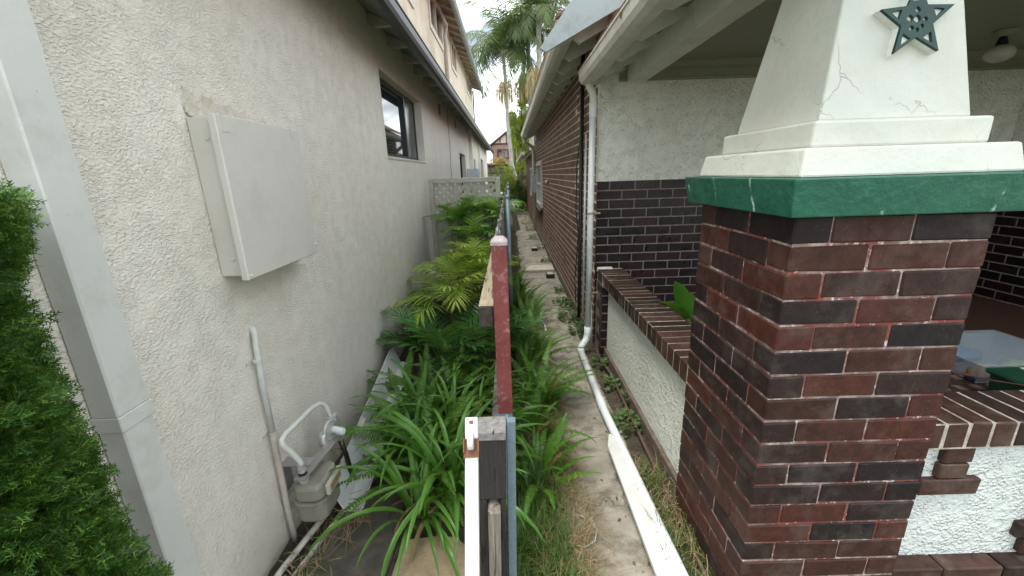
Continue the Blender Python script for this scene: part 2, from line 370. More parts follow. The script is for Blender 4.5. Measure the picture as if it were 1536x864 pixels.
floor_l = simple('porch_tile_pale', (.36, .26, .18), .4, amt=.2, nscale=30)
glass_m = None
def mk_glass():
    q = M('window_glass'); return q.set((.02, .03, .035), .03, 0, .9)
glass_m = mk_glass()
def mk_plastic():
    q = M('clear_tub_plastic'); q.set((.62, .72, .80), .15, 0, .4, alpha=.30); return q.m
tub_m = mk_plastic()
trunk_m = simple('palm_trunk', (.40, .38, .33), .9, amt=.25, nscale=6, bd=.01)
bark_m = simple('shrub_stem', (.10, .08, .05), .9, amt=.3, nscale=30, bd=.003)
fern_m = mk_leaf('sword_fern', (.040, .115, .012), (.100, .23, .026), tip=(.28, .27, .04))
fern_dry = mk_leaf('dry_fern', (.16, .12, .04), (.30, .20, .07), rough=.7)
strap_m = mk_leaf('strap_leaf', (.032, .115, .014), (.12, .27, .034), tip=(.26, .22, .05), rough=.28, tr=.2)
palm_l = mk_leaf('light_palm', (.20, .35, .03), (.42, .54, .08), tip=(.45, .48, .12), rough=.38)
palm_d = mk_leaf('dark_palm', (.026, .105, .022), (.080, .21, .042), rough=.35, tr=.2)
palm_m = mk_leaf('mid_palm', (.075, .19, .028), (.20, .36, .06), rough=.38)
tall_p = mk_leaf('tall_palm', (.045, .080, .028), (.14, .18, .075), rough=.6)
thuja_m = mk_leaf('conifer_foliage', (.010, .046, .007), (.036, .105, .013), tip=(.19, .30, .04), rough=.55, tr=.15)
weed_m = mk_leaf('weed_leaf', (.045, .10, .025), (.13, .22, .07), rough=.5)
bamboo_m = mk_leaf('bamboo_leaf', (.17, .24, .04), (.46, .52, .09), rough=.5, tr=.4)
tree_m = mk_leaf('tree_leaf', (.035, .07, .018), (.10, .15, .04), rough=.6)
flower_m = mk_leaf('orange_shrub', (.30, .16, .06), (.45, .35, .10), rough=.7)
grass_m = mk_leaf('grass_blade', (.035, .10, .014), (.10, .19, .035), rough=.5)
straw_m = mk_leaf('straw', (.20, .14, .07), (.40, .30, .17), rough=.8, tr=.15)
lily_m = mk_leaf('broad_leaf', (.05, .20, .02), (.08, .26, .03), rough=.25)

# ------------------------------------------------------------------ ground
def sheet(name, x0, x1, y0, y1, z, nx, ny, mat, amp=0, seed=0):
    rs = np.random.RandomState(seed); g = G()
    vs = [(x0+(x1-x0)*i/nx, y0+(y1-y0)*j/ny, z + (rs.uniform(-amp, amp) if amp else 0)) for j in range(ny+1) for i in range(nx+1)]
    fs = [(j*(nx+1)+i, j*(nx+1)+i+1, (j+1)*(nx+1)+i+1, (j+1)*(nx+1)+i) for j in range(ny) for i in range(nx)]
    g.add(vs, fs); return put(name, g, mat, smooth=True, kind='structure')
sheet('ground', -400, 400, -400, 400, -.03, 4, 4, simple('far_ground', (.10, .10, .07), .95, amt=.3, nscale=1))
sheet('garden_bed', -1.17, -.04, -.6, 5.9, -.008, 22, 110, soil, .012, 1)
sheet('fence_strip', -.035, .30, -.6, 14.0, -.004, 8, 200, soil, .010, 2)
sheet('wall_strip', .60, 1.0, -.6, 3.95, -.002, 8, 90, soil, .012, 3)
g = G()
path = bpy.data.objects.new('path', None); COL.objects.link(path); path['kind'] = 'structure'; WL['path'] = Vector()
ys = [-.6, 5.55, 7.28, 9.1, 11.0, 13.0, 15.2, 17.8]
for i in range(len(ys)-1):
    g = G(); y0, y1 = ys[i] + .010, ys[i+1] - .010
    xr = .72 if i == 0 else .80; xl = .20 if i == 0 else .17
    zt = .012 + (.0, -.012, .0, -.005, .004, -.006, 0)[i]
    n = 14 if i == 0 else 6; vs = []
    L = [(xl + rnd.uniform(-.035, .035), y0 + (y1-y0)*k/n) for k in range(n+1)]; Rr = [(xr + rnd.uniform(-.012, .012), y0 + (y1-y0)*k/n) for k in range(n+1)][::-1]
    g.prism(L + Rr, 2, -.06, zt); put('slab', g, conc, path)
put('raised_slab', G().cham(.26, .78, 7.20, 7.62, -.03, .055, .008), simple('pale_slab', (.42, .39, .33), .85, amt=.2, nscale=9, bd=.003), path)
for i, (x0, x1, y0, y1, mcol) in enumerate([(-1.0, -.62, 1.30, 1.98, 0), (-.60, -.23, 1.18, 1.62, 1), (-1.02, -.62, .6, 1.28, 0), (-.60, -.2, .5, 1.16, 0)]):
    g = G(); P = [(x0, y0), ((x0+x1)/2, y0-.01), (x1, y0+.01), (x1+.01, (y0+y1)/2), (x1-.03, y1-.05), (x1-.1, y1), ((x0+x1)/2, y1+.01), (x0+.02, y1-.01)]
    g.prism(P, 2, -.05, .012 + .004*i)
    o = put('paving_stone', g, [simple('damp_paver%d' % i, (.085, .075, .058), .7, amt=.35, nscale=14, bd=.004, dirt=(.03, .03, .02)), simple('sandy_paver%d' % i, (.36, .27, .17), .8, amt=.2, nscale=14, bd=.003, dirt=(.09, .07, .04))][mcol], bevel=.006)
    tag(o, ['dark damp stone paver beside the gas meter pipe', 'sandy yellow stone paver under the strappy leaves', 'dark stone paver in the near left corner of the bed', 'dark stone paver at the foot of the white steel bar'][i], 'paver')

# ------------------------------------------------------------------ bricks
def brick_meshes(mat, L, W, Hh, n=4, c=.004, jit=.0018, tagn='brick'):
    return [G().cham(0, L, 0, W, 0, Hh, c, jit).mesh(tagn, mat) for _ in range(n)]
CO = .0862
def place_brick(ms, x, y, z, parent, rz=0, name='brick', jit=.0012):
    pw = WL.get(parent.name, Vector())
    return link(name, rnd.choice(ms), parent, Vector((x + rnd.uniform(-jit, jit), y + rnd.uniform(-jit, jit), z + rnd.uniform(-jit, jit))) - pw, rot=(rnd.uniform(-.004, .004), rnd.uniform(-.004, .004), rz + rnd.uniform(-.004, .004)))

# pillar ------------------------------------------------------------
PX, PY, PS = .835, 1.19, .593
pil = thing('porch_pillar', 'brick porch pillar with green band, white tapered top and green star', 'pillar', (PX+PS/2, PY+PS/2, 0))
bm = brick_meshes(brick_p, .2350, .1130, .0795, 8, .005, .0016)
put('mortar_core', G().box(PX+.0045, PX+PS-.0045, PY+.0045, PY+PS-.0045, -.1, 1.604), mort_p, pil)
z = 1.604 - CO*19 + .005
for k in range(19):
    zz = z + CO*k; a, b = PX, PX+PS; c, d_ = PY, PY+PS
    h = .0 if k % 2 == 0 else 0
    W_ = .109; st = .2415
    if k % 2:
        # each side starts at its left corner seen from outside; last .109 is the next side's header
        for j in range(2):
            place_brick(bm, a + st*j, c, zz, pil)                                   # front
            place_brick(bm, b, c + st*j, zz, pil, math.pi/2)                        # right side (runs +y)
            place_brick(bm, b - st*j, d_, zz, pil, math.pi)                          # back
            place_brick(bm, a, d_ - st*j, zz, pil, -math.pi/2)                       # left side
    else:
        for j in range(2):
            place_brick(bm, b - st*j - .2350, c, zz, pil)
            place_brick(bm, b, d_ - st*j - .2350, zz, pil, math.pi/2)
            place_brick(bm, a + st*j + .2350, d_, zz, pil, math.pi)
            place_brick(bm, a, c + st*j + .2350, zz, pil, -math.pi/2)
def ring(o): return (PX-o, PX+PS+o, PY-o, PY+PS+o)
g = G().frust(ring(.045), ring(.062), 1.606, 1.714); put('green_band', g, green, pil, bevel=.004)
g = G().frust(ring(.020), ring(.005), 1.7145, 1.795); put('lower_step', g, plaster, pil, bevel=.007)
g = G().frust(ring(-.040), ring(-.040), 1.7955, 1.870); put('upper_step', g, plaster, pil, bevel=.008)
g = G().frust(ring(-.074), ring(-.172), 1.8705, 2.49); put('tapered_shaft', g, plaster, pil, bevel=.006)
# star: on the sloping front face
SX, SZ = 1.149, 2.125
tilt = math.atan2(.098, .62)
fy = PY + .074 + (SZ-1.87)*math.tan(tilt)
def star_pts(r1, r2, rot=0): return [((r1 if i % 2 == 0 else r2)*math.sin(rot + math.pi*i/5), (r1 if i % 2 == 0 else r2)*math.cos(rot + math.pi*i/5)) for i in range(10)]
def star_place(o):
    o.parent = pil; o.location = Vector((SX, fy, SZ)) - WL[pil.name]; o.rotation_euler = (-tilt, R(-2), 0)
white_in = simple('star_white_paint', (.74, .76, .70), .6, amt=.1, nscale=30)
g = G(); g.prism(star_pts(.108, .047), 1, -.018, .004); o = link('star_backing', g.mesh('star_backing', white_in)); star_place(o)
# star face with real holes: triangulated via curve fill
cu = bpy.data.curves.new('star', 'CURVE'); cu.dimensions = '2D'; cu.fill_mode = 'BOTH'; cu.extrude = .004
def loop(pts):
    s_ = cu.splines.new('POLY'); s_.points.add(len(pts)-1)
    for p, q in zip(s_.points, pts): p.co = (q[0], q[1], 0, 1)
    s_.use_cyclic_u = True
loop(star_pts(.106, .046))
def tri(a):   # hole in an arm
    r0, r1, hw = .078, .050, .0135
    P = [(0, r0), (hw, r1), (-hw, r1)]
    return [(x*math.cos(a)+y*math.sin(a), -x*math.sin(a)+y*math.cos(a)) for x, y in P]
for i in range(5): loop(tri(2*math.pi*i/5 + .03*((i % 3)-1)))
def blob(cx, cy, r, n=7, sd=0):
    rr = random.Random(sd); return [(cx + r*rr.uniform(.75, 1.15)*math.sin(2*math.pi*i/n), cy + r*rr.uniform(.75, 1.15)*math.cos(2*math.pi*i/n)) for i in range(n)]
for i, (cx, cy, r) in enumerate([(.0, .002, .0105), (-.021, .004, .0095), (0, .026, .008), (.022, .0, .007), (.013, -.017, .007), (-.016, -.022, .007), (.0, -.027, .0065)]): loop(blob(cx, cy, r, 7, i))
tmp = bpy.data.objects.new('tmp', cu); COL.objects.link(tmp)
dg = bpy.context.evaluated_depsgraph_get(); me = bpy.data.meshes.new_from_object(tmp.evaluated_get(dg))
bpy.data.objects.remove(tmp); me.materials.clear(); me.materials.append(simple('star_green_paint', (.003, .040, .030), .5, amt=.2, nscale=40)); me.name = 'star_face'
me.transform(Matrix.Translation((0, -.0225, 0)) @ Matrix.Rotation(math.pi/2, 4, 'X'))
o = link('star_face', me); star_place(o)

# brick faces helper: a wall of bricks on a plane; returns list of (u, z, len)
def courses(u0, u1, z0, z1, L=.229, st=.24, stag=True, hole=None):
    res = []; k = 0; z = z0
    while z + .04 < z1:
        u = u0 - (st/2 if (k % 2 and stag) else 0)
        while u < u1:
            a, b = max(u, u0), min(u + L, u1)
            if b - a > .03:
                segs = [(a, b)]
                if hole and hole[2] < z + .07 and hole[3] > z + .01:
                    segs = [(p, q) for p, q in ((a, min(b, hole[0])), (max(a, hole[1]), b)) if q - p > .03]
                for p, q in segs: res.append((p, z, q - p))
            u += st
        z += CO; k += 1
    return res
_bc = {}
def bmesh_len(mat, L, axis, depth=.1, hh=.0745, c=.0025):
    key = (mat.name, round(L, 2), axis)
    if key not in _bc:
        l = L; _bc[key] = G().cham(*((0, l, 0, depth) if axis == 'x' else (0, depth, 0, l)), 0, hh, c, .0006).mesh('brick', mat)
    return _bc[key]

# side wall of the brick house ---------------------------------------
WX = .83
side = thing('brick_side_wall', 'brown brick side wall of the right house with pale mortar lines', 'brick wall', (WX, 3.9, 0))
YW1 = 13.2; win = (10.35, 12.1, .84, 2.02)
g = G()
for (y0, y1, z0, z1) in [(3.93, win[0], -.1, 3.0), (win[1], YW1, -.1, 3.0), (win[0], win[1], -.1, win[2]), (win[0], win[1], win[3], 3.0)]:
    g.box(WX+.0012, WX+.22, y0, y1, z0, z1)
put('mortar_bed', g, mort_m, side)
bl = courses(3.93, YW1, .0, 2.98, hole=win); bl.sort(key=lambda t: t[0])
near = bl[:215]; far = bl[215:]
for u, zz, L in near:
    L = round(L, 2)
    link('brick', bmesh_len(brick_m, L, 'y'), side, Vector((WX + rnd.uniform(-.001, .0012), u, zz)) - WL[side.name], rot=(rnd.uniform(-.003, .003), 0, 0))
g = G()
for u, zz, L in far:
    x = WX + rnd.uniform(-.0008, .0012); g.box(x, x+.03, u, u+L, zz, zz+.0745)
put('far_brickwork', g, brick_m, side, kind='stuff')
wt = put('window', G().box(WX-.045, WX+.05, win[0], win[0]+.07, win[2]+.06, win[3]).box(WX-.045, WX+.05, win[1]-.07, win[1], win[2]+.06, win[3]).box(WX-.045, WX+.05, win[0]+.07, win[1]-.07, win[3]-.08, win[3]).box(WX-.045, WX+.05, win[0]+.07, win[1]-.07, win[2]+.06, win[2]+.14).box(WX-.035, WX+.04, win[0]+.07, win[1]-.07, 1.44, 1.49).box(WX-.03, WX+.03, 11.2, 11.25, win[2]+.14, 1.44), white_sheet, side)
wt.data = wt.data; put('pane', G().box(WX+.01, WX+.016, win[0]+.07, win[1]-.07, win[2]+.14, win[3]-.08), glass_m, wt)
put('sill', G().prism([(WX-.10, win[2]-.04), (WX+.03, win[2]-.02), (WX+.03, win[2]+.06), (WX-.09, win[2]+.0)], 1, win[0]-.05, win[1]+.05), brick_c, wt)
# air vent bricks low on the wall
for yy in (6.1, 8.3): put('air_vent', G().box(WX-.004, WX+.02, yy, yy+.23, .36, .52), simple('vent%.0f' % yy, (.16, .13, .10), .9), side)
# plinth: darker render at the wall base
put('base_course', G().box(WX-.018, WX+.02, 3.93, YW1, -.05, .10), simple('wall_base', (.14, .12, .09), .9, amt=.3, nscale=9, bd=.006), side)

# main eave: rafters, soffit boards, fascia, gutter, roof -----------------
eave = thing('main_roof_eave', 'cream eave with exposed rafter ends and long gutter over the brick wall', 'roof eave', (.8, 7, 2.9))
g = G(); g.prism([(.50, 2.865), (.50, 2.84), (2.2, 3.71), (2.2, 3.735)], 1, 3.4, 13.4); put('lining_board', g, cream, eave)
g = G(); g.prism([(.40, 2.87), (.40, 2.85), (3.2, 4.28), (3.2, 4.31)], 1, 3.56, 13.4); g.v = [(x, y, z_+.045) for x, y, z_ in g.v]; put('roof_sheet', g, tilem, eave)
yy = 3.62
while yy < 13.3:
    g = G(); g.prism([(.53, 2.835), (.53, 2.775), (.60, 2.73), (1.0, 2.935), (1.0, 3.08)], 1, yy, yy+.045); put('rafter', g, cream, eave); yy += .52
put('fascia', G().box(.502, .527, 3.42, 13.4, 2.745, 2.868), cream, eave)
def gutter(parent, x, z, y0, y1, side_=-1, w=.105, h=.10, mat=None, name='gutter'):
    """quad / ogee profile open at the top; x = wall-side edge, opening up"""
    P = []
    prof = [(0, h), (0, 0), (w*.45, -.004), (w*.78, .012), (w*.95, .04), (w, .072), (w, h), (w+.008, h+.004), (w+.008, h-.006)]
    inn = [(w-.004, h-.008), (w-.006, .072), (w*.92, .046), (w*.75, .018), (w*.45, .004), (.004, .006), (.004, h)]
    P = [(x + side_*a, z + b) for a, b in prof + inn]
    g = G(); n = len(P); vs = [(p[0], yy_, p[1]) for yy_ in (y0, y1) for p in P]
    g.add(vs, [(i, (i+1) % n, n + (i+1) % n, n+i) for i in range(n)])
    o = put(name, g, mat, parent)
    ge = G()
    for yy_ in (y0+.002, y1-.004):
        ge.prism([(x + side_*a, z + b) for a, b in prof[:7]], 1, yy_, yy_+.002)
    put('stop_end', ge, mat, o); return o
gm = gutter(eave, .500, 2.735, 3.42, 12.6, -1, mat=gutter_r)
# barge board at the near gable, peeling pale blue
bb = put('barge_board', G().prism([(.255, 2.625), (.30, 2.60), (1.5, 3.21), (1.5, 3.42), (.50, 2.945)], 1, 3.325, 3.352), blue_board, eave, label='peeling pale blue barge board', bevel=.002)
# gable wall above porch roof
put('gable_brickwork', G().box(WX+.004, 3.6, 3.95, 4.1, 2.66, 2.99), brick_m, eave)
put('pink_corbel', G().box(.815, .98, 3.45, 3.9, 2.72, 3.02), pinkp, eave)

# annex beyond --------------------------------------------------------
ann = thing('rear_annex', 'low brick annex at the far end of the right house', 'building', (1.2, 17, 0))
put('wall', G().box(.86, 1.6, 13.22, 21.5, -.1, 2.45), brick_m, ann)
put('wall_paint', G().box(.845, .8595, 13.9, 14.3, .9, 2.0), cream, ann)
w2 = put('window', G().box(.82, .8597, 14.9, 15.0, .95, 1.95).box(.82, .8597, 16.2, 16.3, .95, 1.95).box(.82, .8597, 15.0, 16.2, 1.87, 1.95).box(.82, .8597, 15.0, 16.2, .95, 1.05), white_sheet, ann)
put('pane', G().box(.85, .855, 15.0, 16.2, 1.05, 1.87), glass_m, w2)
put('eave_board', G().prism([(.50, 2.36), (.50, 2.34), (1.7, 2.82), (1.7, 2.85)], 1, 13.1, 21.9), cream, ann)
gutter(ann, .52, 2.29, 13.1, 21.9, -1, mat=gutter_r)

# ------------------------------------------------------------------ porch
porch = thing('porch', 'shaded porch recess with dark glazed brick below white roughcast', 'porch', (2.7, 3.9, 0))
ZB = 1.655
bw = put('back_wall', G().box(.832, 4.66, 3.925, 4.0, -.1, ZB), mort_d, porch)
rw = put('end_wall', G().box(4.625, 4.75, 1.3, 3.92, -.1, ZB), mort_d, porch)
put('roughcast', G().box(.828, 4.66, 3.913, 4.0, ZB+.001, 2.66), stucco_w, porch)
put('end_roughcast', G().box(4.615, 4.75, 1.3, 3.912, ZB+.001, 2.66), stucco_w, porch)
bl = courses(.829, 4.62, ZB-CO*20+.009, ZB-.02)
for u, zz, L in bl:
    if u < 1.8 or u > 4.2:
        link('brick', bmesh_len(brick_d, round(L, 2), 'x', .03), bw, Vector((u, 3.922-.001*rnd.random(), zz)) - WL[bw.name])
g = G()
for u, zz, L in bl:
    if not (u < 1.8 or u > 4.2): g.box(u, u+L, 3.922, 3.93, zz, zz+.0745)
put('hidden_brickwork', g, brick_d, bw, kind='stuff')
g = G()
for u, zz, L in courses(1.3, 3.92, ZB-CO*20+.009, ZB-.02):
    if u > 2.7: link('brick', bmesh_len(brick_d, round(L, 2), 'y', .03), rw, Vector((4.6225, u, zz)) - WL[rw.name])
    else: g.box(4.6225, 4.63, u, u+L, zz, zz+.0745)
put('hidden_brickwork', g, brick_d, rw, kind='stuff')
# corner strip of the side wall brick next to roughcast
g = G()

put('ceiling', G().box(.95, 4.7, 1.15, 3.91, 2.645, 2.67), cream_shade, porch)
cornice = G(); 
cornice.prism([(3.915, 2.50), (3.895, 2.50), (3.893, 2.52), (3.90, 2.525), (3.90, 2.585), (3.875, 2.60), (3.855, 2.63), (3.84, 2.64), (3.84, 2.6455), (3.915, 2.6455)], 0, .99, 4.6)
put('cornice', cornice, cream_shade, porch)
put('cornice', G().prism([(4.60, 2.50), (4.595, 2.52), (4.595, 2.585), (4.56, 2.63), (4.54, 2.6455), (4.60, 2.6455)], 1, 1.3, 3.83), cream_shade, porch)
put('beam', G().box(1.06, 1.22, 1.1, 3.90, 2.49, 2.66), cream, porch, bevel=.004)
put('front_beam', G().box(1.23, 4.7, 1.40, 1.54, 2.49, 2.66), cream, porch)
put('floor_slab', G().box(1.09, 4.62, 1.50, 3.90, .30, .44), floor_t, porch)
# small tiles: the near strip one sees past the pillar
g1 = G(); g2 = G()
for i in range(48):
    for j in range(16):
        x = 2.0 + i*.052; y = 1.52 + j*.06
        pale = (i % 2 == 0 and j % 2 == 0)
        (g2 if pale else g1).box(x, x+.048, y, y+.056, .4402, .446)
put('floor_tiles', g1, floor_t, porch, kind='stuff'); put('floor_tiles_pale', g2, floor_l, porch, kind='stuff')
# lamp on ceiling
lamp = thing('ceiling_lamp', 'round glass ceiling lamp hanging in the dark porch right of the star', 'lamp', (4.0, 3.1, 2.645))
put('mount', G().tube([(3.62, 3.3, 2.64), (3.62, 3.3, 2.60)], .06, 14), cream_shade, lamp)
put('bracket', G().tube([(3.62, 3.3, 2.60), (3.62, 3.3, 2.55)], [.02, .035], 12), black_pl, lamp)
put('globe', G().ball((3.62, 3.3, 2.49), .085, .085, .06, 16, 10), simple('lamp_glass', (.5, .5, .45), .2, amt=.1), lamp, smooth=True)

# porch roof edge
pr = thing('porch_roof_eave', 'cream porch gutter and rafters sloping above the pillar', 'roof eave', (.9, 2.4, 2.6))
P = [(.74, 2.605), (.74, 2.590), (1.6, 3.03), (1.6, 3.06)]
put('lining_board', G().prism(P, 1, 1.0, 3.90), cream, pr)
put('roof_sheet', G().prism([(.66, 2.64), (.66, 2.63), (3.0, 3.74), (3.0, 3.76)], 1, 1.0, 3.93), tilem, pr)
put('fascia', G().box(.733, .757, 1.0, 3.86, 2.475, 2.60), cream, pr)
for i in range(6):
    yy = 3.62 - i*.47
    put('rafter', G().prism([(.76, 2.59), (.76, 2.50), (.82, 2.49), (1.3, 2.72), (1.3, 2.86)], 1, yy, yy+.045), cream, pr)
put('end_board', G().prism([(.76, 2.60), (.76, 2.48), (.80, 2.475), (1.06, 2.60), (1.06, 2.74)], 1, 3.875, 3.90), cream, pr)
gp = gutter(pr, .731, 2.465, 1.0, 3.84, -1, mat=gutter_r)
for yy in (2.46,): put('gutter_clip', G().box(.6185, .6245, yy, yy+.018, 2.535, 2.567), rustm, gp)

# ------------------------------------------------------------------ low porch walls
def coping_mesh(L, Hh, mat, c=.005): return [G().cham(0, L, 0, .0785, 0, Hh, c, .0015).mesh('coping_brick', mat) for _ in range(4)]
dw = thing('low_porch_wall', 'low roughcast wall with brick coping running from pillar to house corner', 'low wall', (.95, 2.7, 0))
put('roughcast', G().box(.895, 1.05, 1.785, 3.62, .10, .722), stucco_c, dw)
put('mortar_bed', G().box(.8445, 1.082, 1.79, 3.885, .7225, .8285), mort_c, dw)
cm = coping_mesh(.245, .108, brick_c); yy = 1.80
while yy < 3.80:
    link('coping_brick', rnd.choice(cm), dw, Vector((.842 + rnd.uniform(-.002, .002), yy, .7235 + rnd.uniform(-.001, .002))) - WL[dw.name]); yy += .0855
put('mortar_cap', G().cham(.838, .99, 3.845, 3.90, .80, .845, .010), simple('white_mortar', (.6, .58, .54), .9, amt=.2, nscale=30), dw)
put('plinth', G().box(.868, 1.05, 1.785, 3.62, -.06, .0995), simple('plinth_stone', (.12, .09, .07), .85, amt=.35, nscale=16, bd=.005), dw, bevel=.006)
pr_ = brick_meshes(brick_d, .229, .109, .0745, 3)
put('pier_mortar', G().box(.845, 1.075, 3.635, 3.92, -.06, .715), mort_d, dw)
zz = ZB-CO*20+.009; k = 0
while zz < .64:
    if k % 2: link('brick', pr_[0], dw, Vector((.84, 3.63, zz)) - WL[dw.name])
    else:
        link('brick', pr_[1], dw, Vector((.949, 3.63, zz)) - WL[dw.name], rot=(0, 0, math.pi/2))
        link('brick', pr_[2], dw, Vector((1.072, 3.63, zz)) - WL[dw.name], rot=(0, 0, math.pi/2))
    zz += CO; k += 1

fw = thing('low_front_wall', 'low white roughcast front wall with cross shaped brick ornament right of pillar', 'low wall', (2.2, 1.4, 0))
put('roughcast', G().box(1.43, 4.6, 1.300, 1.44, .19, .722), stucco_f, fw)
put('mortar_bed', G().box(1.43, 4.6, 1.2705, 1.4815, .7225, .8285), mort_c, fw)
cm2 = [G().cham(0, .0795, 0, .218, 0, .108, .007, .002).mesh('coping_brick', brick_c) for _ in range(4)]
x = 1.4785
while x < 4.5: link('coping_brick', rnd.choice(cm2), fw, Vector((x, 1.268 + rnd.uniform(-.002, .002), .7235 + rnd.uniform(-.001, .002))) - WL[fw.name]); x += .0865
gx = 1.596
for (x0, x1, z0, z1) in [(gx, gx+.112, .652, .7215), (gx-.004, gx+.108, .583, .648), (gx-.062, gx+.168, .508, .579)]:
    put('ornament_brick', G().cham(x0, x1, 1.276, 1.31, z0, z1, .005, .0015), brick_c, fw)
for i, (x0, x1, z0, z1) in enumerate([(2.02, 2.25, .205, .277), (1.98, 2.21, .285, .357), (2.02, 2.25, .365, .437)]):
    put('ornament_brick', G().cham(x0, x1, 1.276, 1.31, z0, z1, .005, .0015), brick_c, fw)
x = 1.45
while x < 4.4: put('plinth_brick', G().cham(x, x+.229, 1.235, 1.44, .115, .1895, .006, .002), brick_c, fw); x += .24
put('plinth', G().box(1.43, 4.6, 1.255, 1.44, -.1, .113), mort_d, fw)
x = 1.45
while x < 4.4: put('plinth_brick', G().cham(x-.1, x+.129, 1.240, 1.3, .03, .1045, .006, .002), brick_c, fw); x += .24

# porch contents
tub = thing('storage_tub', 'clear plastic storage tub holding shoes on the porch floor', 'tub', (2.95, 2.45, .446))
def tubbox(x0, x1, y0, y1, z0, z1, t, tp=.02):
    g = G(); g.frust((x0, x1, y0, y0+t), (x0-tp, x1+tp, y0-tp, y0-tp+t), z0, z1).frust((x0, x1, y1-t, y1), (x0-tp, x1+tp, y1+tp-t, y1+tp), z0, z1)
    g.frust((x0, x0+t, y0+t, y1-t), (x0-tp, x0-tp+t, y0-tp+t, y1+tp-t), z0, z1).frust((x1-t, x1, y0+t, y1-t), (x1+tp-t, x1+tp, y0-tp+t, y1+tp-t), z0, z1); g.box(x0+t, x1-t, y0+t, y1-t, z0, z0+t); return g
put('body', tubbox(2.78, 3.36, 2.18, 2.62, .450, .575, .004), tub_m, tub)
put('lid', G().cham(2.74, 3.40, 2.14, 2.66, .5755, .588, .005), tub_m, tub)
def shoe(name, label, x, y, z, rz, c1, c2):
    t = thing(name, label, 'shoe', (x, y, z))
    def xf(g):
        c, s_ = math.cos(rz), math.sin(rz); g.v = [(x+a*c-b*s_, y+a*s_+b*c, z+h) for a, b, h in g.v]; return g
    sole = [(-.13, -.03), (-.06, -.035), (0, -.030), (.07, -.045), (.12, -.035), (.14, 0), (.12, .035), (.07, .045), (0, .03), (-.06, .035), (-.13, .03), (-.145, 0)]
    put('sole', xf(G().prism(sole, 2, 0, .025)), c2, t, bevel=.004)
    g = G(); rings = []
    for u, hw, hh in ((-.13, .028, .062), (-.08, .034, .070), (-.02, .032, .062), (.04, .038, .055), (.10, .036, .035), (.13, .015, .02)):
        rings.append([(u, -hw, .025), (u, -hw*.9, .025+hh*.6), (u, -hw*.4, .025+hh), (u, hw*.4, .025+hh), (u, hw*.9, .025+hh*.6), (u, hw, .025)])
    vs = [p for r_ in rings for p in r_]; n = 6
    g.add(vs, [(i*n+k, i*n+k+1, (i+1)*n+k+1, (i+1)*n+k) for i in range(5) for k in range(5)] + [tuple(range(6))[::-1], tuple(range(30, 36))])
    put('upper', xf(g), c1, t, smooth=True); return t
navy = simple('navy_rubber', (.012, .03, .09), .5, amt=.2); tan = simple('tan_leather', (.42, .28, .10), .6, amt=.2); lime = simple('lime_fabric', (.28, .50, .05), .6, amt=.2); aqua = simple('blue_fabric', (.05, .20, .40), .6, amt=.2)
shoe('shoe', 'tan shoe with navy sole lying in the clear tub', 2.90, 2.24, .456, .2, tan, navy)
shoe('shoe', 'lime green shoe at the front of the clear tub', 3.17, 2.25, .456, -.3, lime, aqua)
shoe('shoe', 'blue shoe at the back of the clear tub', 3.0, 2.48, .456, .1, aqua, navy)
crate = thing('green_crate', 'dark green plastic box in front of the clear tub', 'box', (2.88, 1.87, .446))
gr = simple('green_plastic', (.008, .07, .035), .45, amt=.15)
put('body', tubbox(2.66, 3.10, 1.72, 2.02, .450, .60, .008, .01), gr, crate); put('lid', G().cham(2.63, 3.13, 1.69, 2.05, .601, .628, .01), gr, crate)
put('note', G().box(2.80, 3.06, 1.92, 2.03, .6285, .6295), simple('paper', (.7, .72, .70), .7, amt=.05), crate)
tag(put('cord', G().tube([(1.60, 1.52, .95), (1.9, 1.6, .86), (2.3, 1.75, .72), (2.66, 1.8, .634)], .004, 6), simple('dark_red_cord', (.09, .012, .02), .5)), 'thin dark red cord running from the pillar to the green box', 'cord')

# ------------------------------------------------------------------ left rendered house
LX = -1.17
lh = thing('rendered_house', 'two storey pale rendered house along the left side of the fence', 'house', (LX, 8, 0))
LW = [(4.16, 6.02, 1.955, 2.725), (10.3, 11.6, 0.9, 2.28), (14.0, 15.1, .9, 2.28), (18.0, 19.8, .4, 2.4)]
y = .80; cols = []
g = G()
for (a, b, z0, z1) in LW:
    g.box(LX-.2, LX, y, a, -.1, 3.17); g.box(LX-.2, LX, a, b, -.1, z0); g.box(LX-.2, LX, a, b, z1, 3.17); y = b
g.box(LX-.2, LX, y, 23.5, -.1, 3.17)
g.box(-6, LX-.2, .80, 1.0, -.1, 3.17)
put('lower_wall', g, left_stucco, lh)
put('wall_core', G().box(-6, LX-.205, 1.01, 23.3, -.1, 3.1), simple('inner_wall', (.3, .3, .28), .9), lh)
for i, (a, b, z0, z1) in enumerate(LW):
    xf_ = LX-.095; f = .042
    g = G().box(xf_-.05, xf_, a+.002, a+f, z0+.002, z1-.002).box(xf_-.05, xf_, b-f, b-.002, z0+.002, z1-.002).box(xf_-.05, xf_, a+f, b-f, z0+.002, z0+f).box(xf_-.05, xf_, a+f, b-f, z1-f, z1-.002)
    if i == 0: g.box(xf_-.04, xf_+.01, a+1.22, a+1.27, z0+f, z1-f)
    wf = put('window', g, dark_fr, lh)
    put('pane', G().box(xf_-.03, xf_-.025, a+f, (a+1.22 if i == 0 else b-f), z0+f, z1-f), glass_m, wf)
    if i == 0:
        put('pane', G().box(xf_-.012, xf_-.007, a+1.27, b-f, z0+f, z1-f), simple('dark_sash', (.015, .022, .035), .12, amt=.1), wf)
        put('sill', G().prism([(LX-.094, z0+.001), (LX+.004, z0-.012), (LX+.004, z0-.03), (LX-.094, z0-.03)], 1, a+.001, b-.001), simple('sill_render', (.44, .42, .37), .8), wf)
